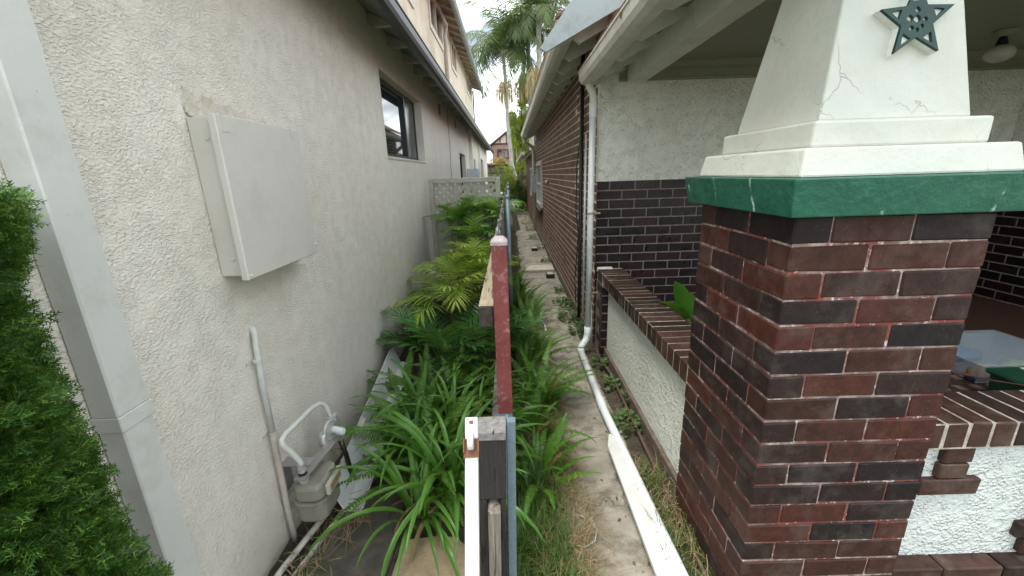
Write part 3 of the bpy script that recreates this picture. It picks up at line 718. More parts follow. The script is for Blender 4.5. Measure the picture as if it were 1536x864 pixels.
# rear downpipe, pilaster, vents, crack
put('wall_crack', G().tube([(LX+.001, 8.62, 3.1), (LX+.001, 8.60, 2.7), (LX+.001, 8.66, 2.3), (LX+.001, 8.6, 1.9), (LX+.001, 8.63, 1.5), (LX+.001, 8.6, .4)], .006, 5), black_pl, lh)
for yy, zz in ((7.55, 2.78), (9.7, 2.78)): put('air_vent', G().box(LX-.01, LX+.006, yy, yy+.17, zz, zz+.17), simple('vent_l%.0f' % yy, (.22, .21, .19), .8), lh)
put('pilaster', G().box(LX, LX+.10, 12.9, 13.25, -.1, 3.12), left_stucco, lh); put('pilaster', G().box(LX, LX+.08, 16.6, 16.9, -.1, 3.12), left_stucco, lh)
# eave: raking soffit boards from wall (z 3.14) to fascia
ev = put('eave_soffit', G().prism([(LX-.10, 3.20), (LX-.10, 3.185), (-.855, 2.985), (-.855, 3.0)], 1, .72, 23.6), soff_m, lh)
for i in range(24):
    yy = .75 + i*.93
    put('eave_board', G().prism([(LX-.05, 3.153), (LX-.05, 3.145), (-.868, 2.986), (-.868, 2.994)], 1, yy, yy+.90), soff_m, ev)
yy = .95
while yy < 23.3:
    put('rafter_end', G().prism([(LX+.001, 3.112), (LX+.001, 3.03), (LX+.05, 2.995), (-.93, 3.005), (-.91, 3.008)], 1, yy, yy+.05), raft_l, lh); yy += .60
put('fascia', G().box(-.868, -.850, .70, 23.7, 2.87, 2.985), fascia_m, lh)
gutter(lh, -.849, 2.855, .70, 23.7, 1, w=.088, h=.105, mat=fascia_m)
put('gutter_lip', G().tube([(-.757, .70, 2.962), (-.757, 23.7, 2.962)], .006, 6), simple('pale_lip', (.42, .43, .42), .4, .3), lh)  # rim drawn paler than the rest of the gutter
put('lower_roof', G().prism([(-.84, 3.03), (-.84, 3.015), (-1.66, 3.33), (-1.66, 3.36)], 1, .72, 23.6), tilem, lh)
# upper storey
UX = -1.62
UW = [(7.9, 8.3, 4.7, 5.70), (10.1, 11.85, 4.93, 5.72), (13.6, 14.75, 4.93, 5.72), (18.3, 20.4, 5.1, 5.75)]
y = 1.2; g = G()
for (a, b, z0, z1) in UW:
    g.box(UX-.2, UX, y, a, 3.0, 5.9); g.box(UX-.2, UX, a, b, 3.0, z0); g.box(UX-.2, UX, a, b, z1, 5.9); y = b
g.box(UX-.2, UX, y, 21.2, 3.0, 5.9); g.box(-6, UX-.2, 21.0, 21.2, 3.0, 5.9); g.box(-6, UX-.2, 1.2, 1.4, 3.0, 5.9)
put('upper_wall', g, upper_m, lh)
for a, b, z0, z1 in UW:
    f = .06; xf_ = UX-.02
    wf = put('window', G().box(xf_-.05, xf_+.05, a-.06, a+f, z0-.06, z1+.03).box(xf_-.05, xf_+.05, b-f, b+.06, z0-.06, z1+.03).box(xf_-.05, xf_+.05, a+f, b-f, z0-.06, z0+f).box(xf_-.05, xf_+.05, a+f, b-f, z1-f, z1+.03).box(xf_-.04, xf_+.04, (a+b)/2-.03, (a+b)/2+.03, z0+f, z1-f), simple('cream_frame', (.55, .5, .42), .6), lh)
    put('pane', G().box(xf_-.02, xf_-.015, a+f, b-f, z0+f, z1-f), glass_m, wf)
yy = 1.3
while yy < 21.6:
    put('rafter_end', G().prism([(UX, 5.86), (UX, 5.74), (-1.24, 5.60), (-1.24, 5.68)], 1, yy, yy+.06), raft_l, lh); yy += .62
put('upper_soffit', G().prism([(UX-.2, 5.90), (UX-.2, 5.885), (-1.22, 5.68), (-1.22, 5.70)], 1, 1.0, 21.8), simple('timber_soffit', (.30, .22, .15), .7, amt=.2), lh)
gutter(lh, -1.23, 5.58, 1.0, 21.8, 1, w=.11, h=.12, mat=soff_m)
put('upper_roof', G().prism([(-1.15, 5.74), (-1.15, 5.72), (-3.6, 6.7), (-3.6, 6.75)], 1, 1.0, 21.8), tilem, lh)
put('vent_pipe', G().tube([(UX+.02, 11.15, 5.75), (UX+.1, 11.7, 5.55), (UX+.13, 11.9, 5.5), (UX+.06, 12.1, 5.3), (UX+.05, 12.1, 3.2)], .05, 10), simple('vent_pipe_paint', (.5, .46, .4), .6), lh, smooth=True)
put('rear_pipe', G().tube([(UX+.05, 21.1, 5.6), (UX+.05, 21.1, 3.2)], .035, 8), black_pl, lh)

# rectangular downpipe near the camera
dp = thing('rectangular_downpipe', 'wide pale rectangular downpipe beside the conifer hedge', 'downpipe', (LX+.04, 1.03, 0))
put('pipe', G().cham(LX+.002, LX+.078, .985, 1.088, 1.135, 2.95, .004), ldown, dp)
put('pipe', G().cham(LX+.004, LX+.076, .988, 1.085, .02, 1.134, .004), ldown, dp)
put('joint_collar', G().cham(LX+.001, LX+.0795, .983, 1.0905, 1.09, 1.136, .002), ldown, dp)
put('rivet', G().ball((LX+.08, 1.05, 1.116), .003, n=8, mrow=5), ldown, dp)

# meter box
mb = thing('meter_box', 'square cream metal meter box fixed to the rough left wall', 'meter box', (LX, 1.9, 1.38))
BX = -1.045
put('back_case', G().cham(LX+.001, BX-.031, 1.598, 2.165, 1.385, 1.985, .004), lbox, mb)
dr = put('door', G().cham(BX-.030, BX, 1.572, 2.178, 1.372, 1.992, .004), lbox, mb)
put('hinge', G().box(BX, BX+.0022, 1.60, 1.604, 1.935, 1.99).box(BX, BX+.0022, 1.604, 1.635, 1.932, 1.936), lbox, dr)
put('hinge', G().box(BX, BX+.0022, 2.09, 2.094, 1.945, 1.99).box(BX, BX+.0022, 2.094, 2.115, 1.942, 1.946), lbox, dr)
put('latch', G().box(BX-.02, BX+.004, 1.985, 2.055, 1.350, 1.371), lbox, dr)
put('rivet', G().ball((BX+.002, 1.592, 1.39), .006, n=8, mrow=5), lbox, mb)
for zz in (1.91, 1.455): put('rivet', G().ball((BX-.062, 1.596, zz), .009, .006, .009, 8, 5), lbox, mb)
put('rivet', G().ball((BX+.003, 2.165, 1.42), .007, n=8, mrow=5), lbox, mb)
# broken render above the box
rs = random.Random(3); g = G(); n = 34
T = [(1.60 + .56*i/n, 2.085 - .065*i/n + .012*math.sin(i*.9) + rs.uniform(-.009, .009) - (.06 if i in (0,) else 0)) for i in range(n+1)]
Bm = [(1.603 + .565*i/n, 1.988 + rs.uniform(-.002, .004)) for i in range(n+1)]
vs = []
for (a, b), (c, e) in zip(T, Bm):
    for k in range(5):
        t = k/4; vs.append((LX + .001 + (0 if k in (0,) else .0015 + rs.uniform(0, .005)) + (.006 if k > 2 else 0), a + (c-a)*t, b + (e-b)*t))
g.add(vs, [(i*5+k, i*5+k+1, (i+1)*5+k+1, (i+1)*5+k) for i in range(n) for k in range(4)])
q = M('broken_render').world(); c = q.mix(q.ramp(q.noise(20, 5, .7), (.35, 0.), (.65, 1.)), (.56, .51, .40), (.68, .64, .55))
c = q.mix(q.ramp(q.noise(60, 4, .7), (.64, 0.), (.70, .8)), c, (.14, .12, .09)); bmat = q.set(c, .9, bump=q.noise(45, 5, .7), bd=.014)
put('broken_render', g, bmat, lh, smooth=True)

# conduit on the wall
cd = thing('gas_riser_pipe', 'slim beige pipe clipped upright to the left wall', 'pipe', (LX, 1.65, 0))
cx = LX + .028
put('pipe', G().tube([(LX-.01, 1.705, 1.125), (LX+.01, 1.70, 1.12), (cx-.004, 1.685, 1.095), (cx, 1.672, 1.06), (cx, 1.66, .9), (cx, 1.655, .62)], .0135, 12), ldown, cd, smooth=True)
put('pipe', G().tube([(cx, 1.655, .62), (cx, 1.652, .56), (cx, 1.645, .2), (cx+.005, 1.642, .0)], .0145, 12), lpipe, cd, smooth=True, label='rust stained lower length')
for zz in (.985, .615, .16):
    put('clip', G().tube([(cx, 1.657, zz-.006), (cx, 1.657, zz+.006)], .018, 12).box(LX+.001, LX+.006, 1.62, 1.70, zz-.006, zz+.006), lpipe if zz < .9 else ldown, cd)

# gas meter
gmt = thing('gas_meter', 'grey green gas meter with bent white pipe low on the left wall', 'gas meter', (-1.0, 1.7, 0))
def rbox(x0, x1, y0, y1, z0, z1, r, n=4):
    P = []
    for cx_, cy_, a0 in ((x1-r, y1-r, 0), (x0+r, y1-r, 90), (x0+r, y0+r, 180), (x1-r, y0+r, 270)):
        for k in range(n+1): a = R(a0+90*k/n); P.append((cx_+r*math.cos(a), cy_+r*math.sin(a)))
    return G().prism(P, 2, z0, z1)
put('lower_case', rbox(-1.078, -.932, 1.59, 1.80, .155, .255, .045), meterp, gmt, bevel=.014)
put('seam_flange', rbox(-1.086, -.924, 1.582, 1.808, .2555, .2665, .05), meterp, gmt, bevel=.002)
put('upper_case', rbox(-1.076, -.934, 1.592, 1.798, .267, .352, .045), meterp, gmt, bevel=.016)
idx_ = put('index_box', G().cham(-.933, -.912, 1.63, 1.775, .275, .335, .004), simple('index_housing', (.40, .38, .32), .5), gmt)
put('index_window', G().box(-.9118, -.9105, 1.65, 1.755, .290, .322), simple('index_glass', (.30, .20, .10), .2), idx_)
put('back_bracket', G().box(LX+.001, LX+.012, 1.685, 1.76, .25, .405).box(LX+.0121, -1.02, 1.69, 1.75, .398, .405), simple('bracket_steel', (.30, .30, .29), .5, .3), gmt)
put('inlet_fitting', G().tube([(-1.03, 1.64, .350), (-1.03, 1.64, .372), (-1.03, 1.64, .3725), (-1.03, 1.64, .392), (-1.03, 1.64, .3925), (-1.03, 1.64, .425)], [.021, .021, .027, .027, .019, .019], 12), chrome, gmt)
put('coupling_band', G().tube([(-1.03, 1.64, .395), (-1.03, 1.64, .412)], .0205, 12), black_pl, gmt)
put('support_bar', G().bar((-1.03, 1.60, .394), (-.985, 1.93, .40), .055, .006), simple('bar_steel', (.30, .29, .27), .45, .5), gmt)
bp = [(-1.03, 1.64, .42), (-1.03, 1.638, .47), (-1.06, 1.615, .555), (-1.075, 1.605, .585), (-1.078, 1.61, .607), (-1.078, 1.64, .615), (-1.06, 1.86, .612), (-1.045, 1.915, .607), (-1.035, 1.94, .59), (-1.02, 1.945, .56), (-1.005, 1.945, .50)]
put('bent_pipe', G().tube(bp, .0125, 12), ldown, gmt, smooth=True)
put('pipe_sleeve', G().tube([(-1.03, 1.64, .42), (-1.03, 1.639, .455)], .0165, 12), chrome, gmt)
reg = put('regulator', G().tube([(-1.015, 1.925, .45), (-1.01, 1.923, .45), (-.992, 1.916, .45), (-.985, 1.914, .45)], [.04, .058, .058, .034], 20), chrome, gmt, smooth=False)
put('regulator_rim', G().tube([(-1.004, 1.921, .45), (-.998, 1.919, .45)], .066, 20), chrome, reg)
put('regulator_knob', G().tube([(-.985, 1.914, .45), (-.93, 1.893, .45)], .019, 14), simple('knob_cap', (.62, .63, .60), .4), reg)
put('knob_cap', G().tube([(-.93, 1.893, .45), (-.926, 1.8915, .45)], .016, 14), simple('cap_disc', (.6, .68, .68), .3), reg)
put('elbow', G().tube([(-1.02, 1.89, .46), (-1.03, 1.875, .44), (-1.03, 1.87, .41), (-1.03, 1.87, .385)], [.022, .024, .024, .026], 12).tube([(-1.03, 1.87, .385), (-1.03, 1.87, .365)], .030, 10), chrome, gmt, smooth=True)
put('top_nut', G().tube([(-1.005, 1.945, .49), (-1.005, 1.945, .515)], .03, 6), chrome, gmt)
put('outlet_nut', G().tube([(-.985, 1.945, .405), (-.985, 1.95, .37)], .026, 8), chrome, gmt)
put('outlet_hose', G().tube([(-.985, 1.95, .375), (-.975, 1.975, .25), (-.965, 1.985, .1), (-.96, 2.0, .0)], .014, 10), black_pl, gmt, smooth=True)
put('yellow_tag', G().box(-.972, -.970, 1.945, 1.957, .33, .365), simple('tag_yellow', (.5, .42, .05), .5), gmt)
tag(put('ground_pipe', G().tube([(-1.0, 2.35, .23), (-1.03, 2.25, .12), (-1.03, 2.12, .10), (-1.01, 2.0, .16), (-1.0, 1.98, .2)], .013, 10), lpipe, smooth=True), 'thin beige pipe curving to the ground behind the gas meter', 'pipe')
tag(put('drain_pipe', G().tube([(-1.135, 1.20, .02), (-1.10, 1.45, .03), (-1.04, 1.72, .035), (-1.02, 1.85, .03)], .015, 10), flaky, smooth=True), 'flaking white pipe lying along the wall base under the gas meter', 'pipe')
tag(put('drain_strip', G().bar((-1.07, 1.25, .02), (-.95, 1.82, .02), .014, .02), flaky), 'flaking white strip lying beside the pipe below the gas meter', 'strip')
# white angled channel behind the meter
P0 = [(-1.03, .20), (-1.012, .215), (-.955, .055), (-.885, .045), (-.868, .075), (-.86, .070), (-.88, .032), (-.965, .040)]
g = G(); n = len(P0); vs = []
for yy, dx, dz in ((1.80, 0.02, -.03), (2.2, .0, .0), (3.35, -.07, .10)): vs += [(x+dx, yy, z_+dz) for x, z_ in P0]
g.add(vs, [(s*n+i, s*n+(i+1) % n, (s+1)*n+(i+1) % n, (s+1)*n+i) for s in (0, 1) for i in range(n)] + [tuple(range(n))[::-1], tuple(range(2*n, 3*n))])
tag(put('metal_channel', g, white_sheet), 'white folded metal channel lying under the ferns along the left wall', 'channel')
tag(put('air_conditioner', G().cham(LX+.002, LX+.30, 11.9, 12.7, 1.35, 1.93, .01), simple('ac_casing', (.55, .62, .68), .5)), 'pale blue grey box unit on the left wall behind the lattice', 'box unit')

# ------------------------------------------------------------------ lattice screen
FY = 5.75
ls = thing('lattice_screen', 'cream timber lattice screen across the left garden bed', 'fence', (-.6, FY, 0))
put('post', G().cham(-1.10, -1.035, FY-.03, FY+.035, -.05, 1.715, .004), lattice_m, ls)
put('post', G().cham(-.185, -.12, FY-.03, FY+.035, -.05, 1.715, .004), lattice_m, ls)
put('top_rail', G().cham(-1.034, -.186, FY-.035, FY+.03, 1.655, 1.720, .004), lattice_m, ls)
put('mid_rail', G().cham(-1.034, -.186, FY-.02, FY+.02, 1.17, 1.225, .004), lattice_m, ls)
put('bottom_rail', G().cham(-1.034, -.186, FY-.02, FY+.02, .05, .11, .004), lattice_m, ls)
x = -1.033
while x < -.19: put('board', G().box(x, min(x+.093, -.187), FY-.012, FY+.004, .111, 1.169), lattice_m, ls); x += .095
x0, x1, z0, z1 = -1.034, -.186, 1.226, 1.654
def clipdiag(c, sgn, w, yy0, yy1):     # band |z - (sgn*x + c)| < w*.707 clipped to rect
    poly = [(x0, z0), (x1, z0), (x1, z1), (x0, z1)]
    for s_ in (1, -1):
        out_ = []
        f = lambda p: s_*((p[1] - sgn*p[0]) - c) + w*.707
        for i in range(len(poly)):
            a, b = poly[i], poly[(i+1) % len(poly)]; fa, fb = f(a), f(b)
            if fa >= 0: out_.append(a)
            if (fa >= 0) != (fb >= 0): t = fa/(fa-fb); out_.append((a[0]+(b[0]-a[0])*t, a[1]+(b[1]-a[1])*t))
        poly = out_
        if len(poly) < 3: return None
    return G().prism(poly, 1, yy0, yy1)
c = 1.0
for k in range(22):
    for sgn, yy0, yy1 in ((1, FY-.008, FY-.001), (-1, FY, FY+.007)):
        base = (1.23 + 1.03 + 0.107*k) - .9 if sgn == 1 else (1.23 - 1.03 + 0.107*k) - .1
        g = clipdiag(base, sgn, 0.044, yy0, yy1)
        if g and len(g.v) > 5: put('slat', g, lattice_m, ls)

# ------------------------------------------------------------------ boundary fence
bf = thing('boundary_fence', 'weathered timber paling fence with galvanised posts between the two houses', 'fence', (-.06, 6, 0))
put('top_rail', G().bar((-.122, 1.75, 1.128), (-.115, 4.7, 1.15), .066, .10), pale_w, bf, label='pale weathered long rail')
put('rail_end', G().cham(-.1560, -.0885, 1.738, 1.7495, 1.077, 1.179, .006), endgr, bf)
put('bolt', G().ball((-.088, 2.2, 1.25), .012, n=8, mrow=5), rustm, bf)
yy = 1.95
while yy < 14.6:
    h = 1.435 + rnd.uniform(-.05, .04) - (.06 if rnd.random() < .15 else 0); wv = rnd.uniform(.075, .092)
    g = G(); ins = rnd.uniform(.01, .03)
    xo = -.082 + rnd.uniform(-.008, .006)
    g.prism([(yy, .03), (yy+wv, .03), (yy+wv, h-ins), (yy+wv*.78, h-rnd.uniform(0, .015)), (yy+wv*.25, h), (yy, h-ins*.6)], 0, xo, xo+.014)
    put('paling', g, grey_w2, bf); yy += .098
for zz in (.35,): put('low_rail', G().bar((-.118, 1.95, zz), (-.118, 14.6, zz), .05, .07), grey_w2, bf)
put('far_rail', G().bar((-.118, 4.75, 1.13), (-.118, 14.6, 1.13), .05, .07), grey_w2, bf)
rp = put('steel_post', G().box(-.0845, -.0175, 1.718, 1.785, -.05, .64), gal, bf)
put('painted_length', G().cham(-.0855, -.0165, 1.716, 1.787, .6402, 1.455, .003), red_m, rp, label='faded red painted length')
put('post_cap', G().cham(-.0885, -.0135, 1.713, 1.79, 1.4553, 1.474, .003).frust((-.0875, -.0145, 1.714, 1.789), (-.070, -.032, 1.732, 1.770), 1.474, 1.492), simple('chalky_cap', (.34, .30, .30), .6, amt=.25, nscale=40), rp)
put('cap_screw', G().ball((-.050, 1.712, 1.452), .006, n=8, mrow=5), rustm, rp)
for i, yy in enumerate((4.6, 7.5, 10.4, 13.3)):
    p = put('steel_post', G().tube([(-.022, yy, -.05), (-.022, yy, 1.50)], .026, 14), gal, bf, smooth=True)
    put('post_cap', G().tube([(-.022, yy, 1.50), (-.022, yy, 1.515), (-.022, yy, 1.53)], [.030, .030, .015], 14), gal, p)
# near gal post
tag(put('steel_post', G().bar((-.0185, 1.27, .905), (-.038, 1.25, -.05), .030, .034).bar((-.0335, 1.289, .905), (-.053, 1.27, -.05), .006, .030), gal), 'galvanised steel angle post against the black timber post', 'post')
# black post
bpst = thing('black_timber_post', 'short square black stained timber post with weathered grey top', 'post', (-.09, 1.25, 0))
pw_ = .092
def lean(g, k=.025):
    g.v = [(x - (.90-z_)*k, y_, z_) for x, y_, z_ in g.v]; return g
put('upper_block', lean(G().cham(-.137, -.0385, 1.205, 1.30, .62, .893, .004, .001)), black_w, bpst)
put('lower_back', lean(G().box(-.136, -.0395, 1.262, 1.298, -.05, .6195)), black_w, bpst)
put('lower_cheek', lean(G().box(-.136, -.108, 1.206, 1.2615, -.05, .6195)), black_w, bpst)
put('lower_cheek', lean(G().box(-.0575, -.0395, 1.206, 1.2615, -.05, .6195)), black_w, bpst)
tp = put('end_grain_top', lean(G().prism([(-.137, 1.204), (-.084, 1.203), (-.080, 1.226), (-.077, 1.203), (-.0385, 1.204), (-.0385, 1.3005), (-.078, 1.302), (-.081, 1.285), (-.085, 1.302), (-.137, 1.3005)], 2, .8935, .899)), topgr, bpst)
put('grey_top_band', lean(G().box(-.1375, -.038, 1.2035, 1.2047, .870, .8932)), topgr, bpst)
tag(put('timber_stake', lean(G().cham(-.105, -.0605, 1.170, 1.250, -.05, .60, .008, .002)), grey_w), 'grey weathered timber stake standing in the slot of the black post', 'stake')
# white steel bar leaning on it
wb = thing('white_steel_bar', 'white steel bar with rusty bracket leaning by the black post', 'steel bar', (-.14, 1.1, 0))
T0, B0 = Vector((-.1375, 1.10, 1.030)), Vector((-.1320, .85, .705)); dirn = (B0-T0).normalized(); bot = T0 + dirn*(1.02/(-dirn.z))
put('bar', G().bar(T0, bot, .0385, .03), white_rust, wb, bevel=.003)
nrm = dirn.cross(Vector((1, 0, 0))).normalized()
if nrm.y > 0: nrm = -nrm
def onbar(t, off): return T0 + dirn*t + nrm*off
put('slot', G().bar(onbar(.010, .0152), onbar(.020, .0152), .012, .002), rustm, wb)
put('bracket', G().bar(onbar(.062, .016), onbar(.115, .016), .045, .004), rustm, wb)
put('bracket_ear', G().bar(onbar(.060, .022), onbar(.10, .022), .004, .016).bar(onbar(.060, .022)+Vector((.021,0,0)), onbar(.10, .022)+Vector((.021,0,0)), .004, .016).bar(onbar(.060, .022)-Vector((.021,0,0)), onbar(.10, .022)-Vector((.021,0,0)), .004, .016), rustm, wb)
g = G(); ax = Vector((1, 0, 0)); cp = onbar(.068, .030)
g.tube([cp - ax*.009, cp - ax*.007, cp + ax*.007, cp + ax*.009], [.022, .026, .026, .022], 18); put('roller', g, simple('cloudy_plastic', (.62, .64, .60), .35, amt=.1), wb, smooth=False)

# ------------------------------------------------------------------ pipes on the right
rd = thing('white_downpipe', 'round white downpipe at the house corner running along the path', 'downpipe', (.75, 3.78, 0))
wx, wy = .742, 3.77; r_ = .029
put('gutter_outlet', G().tube([(.705, 3.78, 2.475), (.712, 3.78, 2.44), (.735, 3.775, 2.40), (wx, wy, 2.36), (wx, wy, 2.22)], .031, 14), cream, rd, smooth=True)
put('collar', G().tube([(wx, wy, 2.31), (wx, wy, 2.20)], .034, 14), white_pvc, rd)
put('pipe', G().tube([(wx, wy, 2.20), (wx-.005, wy, .26)], r_, 16), white_pvc, rd, smooth=True)
put('elbow', G().tube([(wx-.005, wy, .27), (wx-.005, wy, .19), (wx-.02, wy-.015, .14), (wx-.06, wy-.05, .10), (wx-.09, wy-.10, .085), (wx-.095, wy-.17, .07)], .034, 14), white_pvc, rd, smooth=True)
put('ground_pipe', G().tube([(wx-.095, wy-.15, .072), (.648, 2.6, .055), (.725, .6, .045)], r_, 16), white_pvc, rd, smooth=True)
put('joint', G().tube([(.6482, 2.78, .0577), (.648, 2.66, .0557)], .032, 16), white_pvc, rd)
for zz in (1.38, .62): put('clip', G().tube([(wx-.003, wy, zz-.009), (wx-.003, wy, zz+.009)], r_+.003, 16).box(wx+.03, .83, wy-.008, wy+.008, zz-.008, zz+.008), simple('rusty_clip%.0f' % (zz*10), (.38, .26, .15), .7), rd)
tag(put('flat_board', G().prism([(.606, 2.31), (.572, 2.20), (.585, .5), (.690, .5), (.648, 2.20), (.622, 2.315)], 2, .058, .0815), white_sheet, bevel=.003), 'flat white cover strip lying on the concrete beside the ground pipe', 'strip')
tag(put('black_pipe', G().tube([(.795, 4.62, 3.0), (.795, 4.63, .35), (.80, 4.66, .03)], .021, 12), black_pl, smooth=True), 'black vertical pipe on the brick side wall', 'pipe')
tag(put('electrical_conduit', G().tube([(.806, 4.42, 2.12), (.806, 4.43, .14)], .0125, 10), white_pvc, smooth=True), 'thin white conduit beside the black pipe', 'conduit')
pts = [(.80, 4.55, 2.3), (.80, 4.72, 2.15), (.80, 4.95, 1.8), (.80, 4.98, 1.3), (.80, 4.78, 1.05), (.80, 4.90, .7), (.80, 5.0, .45), (.795, 4.85, .15)]
tag(put('loose_cable', G().tube(pts, .006, 6), black_pl, smooth=True), 'loose black cable looping down the brick side wall', 'cable')
tag(put('brown_pipe', G().tube([(.80, 3.62, .10), (.80, 3.5, .05), (.835, 3.2, .05), (.815, 1.9, .04), (.80, 1.0, .03)], .011, 8), simple('brown_pipe', (.10, .055, .04), .6), smooth=True), 'thin brown pipe along the foot of the low roughcast wall', 'pipe')
tag(put('thin_cable', G().tube([(.785, 3.9, .55), (.80, 3.88, .2), (.79, 3.86, .05)], .006, 6), white_pvc, smooth=True), 'short pale cable hanging by the house corner', 'cable')
fdp = thing('far_downpipe', 'cream downpipe beside the far window of the brick wall', 'downpipe', (.76, 12.8, 0))
put('pipe', G().tube([(.48, 12.5, 2.72), (.50, 12.55, 2.62), (.74, 12.8, 2.5), (.76, 12.8, 2.3), (.76, 12.8, .02)], .05, 12), cream, fdp, smooth=True)
tag(put('fuse_box', G().cham(.66, .8285, 12.15, 12.6, 1.18, 1.72, .008), simple('fuse_box_grey', (.36, .38, .37), .5)), 'grey metal box on the far end of the brick wall', 'fuse box')
wl = thing('wall_lamp', 'tiny white round lamp on the brick side wall', 'lamp', (.82, 8.75, 1.56))
put('mount', G().tube([(.829, 8.75, 1.56), (.80, 8.75, 1.56)], .03, 10), black_pl, wl); put('globe', G().ball((.785, 8.75, 1.57), .035, n=12, mrow=8), white_sheet, wl, smooth=True)
for (x, yy, lab) in ((.55, 9.3, 'small black box on the path near the far slab'), (.665, 6.75, 'small black box on the path before the weeds')):
    t = thing('pit_box', lab, 'box', (x, yy, .0)); put('body', G().cham(x-.07, x+.07, yy, yy+.16, .0, .075, .006), black_pl, t); put('top', G().box(x-.055, x+.055, yy+.01, yy+.15, .0753, .08), simple('pit_top%.0f' % yy, (.35, .36, .35), .6), t)
tag(put('hose_loop', G().tube([(.30+.07*math.cos(a/10*2.2*math.pi)*1.2, 1.62+.10*math.sin(a/10*2.2*math.pi), .022+.002*a) for a in range(11)], .0022, 6), white_sheet, smooth=True), 'thin loop of white string on the concrete path', 'string')
tag(put('white_hose', G().tube([(.15, 3.55, .14), (.27, 3.65, .12), (.34, 3.9, .10), (.36, 4.3, .08), (.34, 4.5, .07)], .011, 8), white_pvc, smooth=True), 'bent white hose end among the ferns beside the path', 'hose')
tag(put('leaning_sheet', G().prism([(14.4, .0), (15.6, .0), (15.7, .62), (14.5, .66)], 0, .10, .115), simple('grey_sheet', (.13, .125, .115), .8)), 'dark grey sheet leaning on the fence far down the path', 'sheet')
tag(put('leaning_sheet', G().add([(.14, 12.6, .0), (.32, 13.1, .0), (.20, 13.2, .48), (.06, 12.8, .50), (.15, 12.6, .01), (.33, 13.1, .01), (.21, 13.2, .49), (.07, 12.8, .51)], [(0,1,2,3),(7,6,5,4),(0,1,5,4),(1,2,6,5),(2,3,7,6),(3,0,4,7)]), simple('grey_sheet2', (.16, .15, .14), .8)), 'tilted grey board lying against the fence foot at the far path', 'board')
bn = thing('garden_bin', 'white handled bin lid behind the lattice screen', 'bin', (-.1, 6.6, 0))
put('body', G().frust((-.45, -.13, 6.4, 6.8), (-.48, -.11, 6.36, 6.84), 0, 1.42), simple('bin_green', (.02, .05, .04), .5), bn); put('lid', G().cham(-.50, -.10, 6.34, 6.86, 1.421, 1.47, .01), simple('bin_lid', (.45, .55, .5), .5), bn)

# ------------------------------------------------------------------ vegetation meshes
def frond_fern(seed, L=.62, pairs=38, lw=.060, mat=None, arch=1.0, start_up=68):
    r = random.Random(seed); g = G(); p = Vector(); a = R(start_up); pts = []; n = pairs
    side_curve = r.uniform(-.25, .25); ca = 0
    for i in range(n+1):
        t = i/n; pts.append((p.copy(), a, ca)); st = L/n
        p = p + Vector((math.cos(a)*math.cos(ca), math.cos(a)*math.sin(ca), math.sin(a)))*st
        a -= arch*R(2.6)*(.5+t)*38/n; ca += side_curve/n
    spine = [q[0] for q in pts]
    w0 = .0022
    for i in range(n):
        s0, s1 = Vector((0, w0, 0)), Vector((0, w0*.8, 0)); g.add([spine[i]-s0, spine[i]+s0, spine[i+1]+s1, spine[i+1]-s1], [(0,1,2,3)])
    for i in range(2, n+1):
        t = i/n; prof = min(1, t*5)*(1-t**3)**.7*(.75+.25*math.sin(math.pi*min(1, t*1.2)))
        P, aa, cc = pts[min(i, n)]; tang = Vector((math.cos(aa)*math.cos(cc), math.cos(aa)*math.sin(cc), math.sin(aa)))
        for sd in (-1, 1):
            ln = lw*prof*r.uniform(.85, 1.1) + .003
            sidev = Vector((-math.sin(cc), math.cos(cc), 0))*sd
            dr_ = (sidev + tang*.30 + Vector((0, 0, r.uniform(-.25, .15)))).normalized(); hw = L/n*.42
            b0 = P - tang*hw; b1 = P + tang*hw; mid = P + dr_*ln*.55; tip = P + dr_*ln - Vector((0, 0, ln*.18))
            g.add([b0, mid - tang*hw*.95, tip, mid + tang*hw*.95, b1], [(0,1,3,4), (1,2,3)])
    return g.mesh('frond', mat)
def frond_palm(seed, L=.8, pairs=14, ll=.28, lw=.026, mat=None, start_up=62, arch=1.0, bare=.3, droop=.35, stemmat=None, fan=.9, segs=3):
    r = random.Random(seed); g = G(); p = Vector(); a = R(start_up); ns = 18; pts = []
    for i in range(ns+1):
        pts.append((p.copy(), a)); p = p + Vector((math.cos(a), 0, math.sin(a)))*L/ns; a -= R(4.2)*arch*(.3+1.2*i/ns)
    g.tube([q[0] for q in pts], [.006*(1-.75*i/ns)*L/.8 for i in range(ns+1)], 5)
    for k in range(pairs):
        t = bare + (1-bare)*(k+.5)/pairs; i = min(int(t*ns), ns-1); P = pts[i][0].lerp(pts[i+1][0], t*ns-i); aa = pts[i][1]
        tang = Vector((math.cos(aa), 0, math.sin(aa))); nrm_ = Vector((-math.sin(aa), 0, math.cos(aa)))
        prof = math.sin(math.pi*(.22+.70*(t-bare)/(1-bare)))**.6
        for sd in (-1, 1):
            ang = R(68-46*(t-bare)/(1-bare))*fan + r.uniform(-.12, .12); ln = ll*prof*r.uniform(.88, 1.08)
            d0 = (tang*math.cos(ang) + Vector((0, sd, 0))*math.sin(ang) + nrm_*.22).normalized()
            q_ = P.copy(); vs = []; dcur = d0.copy()
            wid = d0.cross(nrm_).normalized()
            for s_ in range(segs+1):
                u = s_/segs; hw = lw/2*(math.sin(math.pi*(.12+.88*u)) if u < 1 else .02) + .0006
                vs.append(q_ - wid*hw + nrm_*hw*.35); vs.append(q_ + wid*hw + nrm_*hw*.35)
                dcur = (dcur + Vector((0, 0, -droop*r.uniform(.5, 1.3)/segs))).normalized(); q_ = q_ + dcur*ln/segs
            g.add(vs, [(2*s_, 2*s_+1, 2*s_+3, 2*s_+2) for s_ in range(segs)])
    return g.mesh('frond', mat)
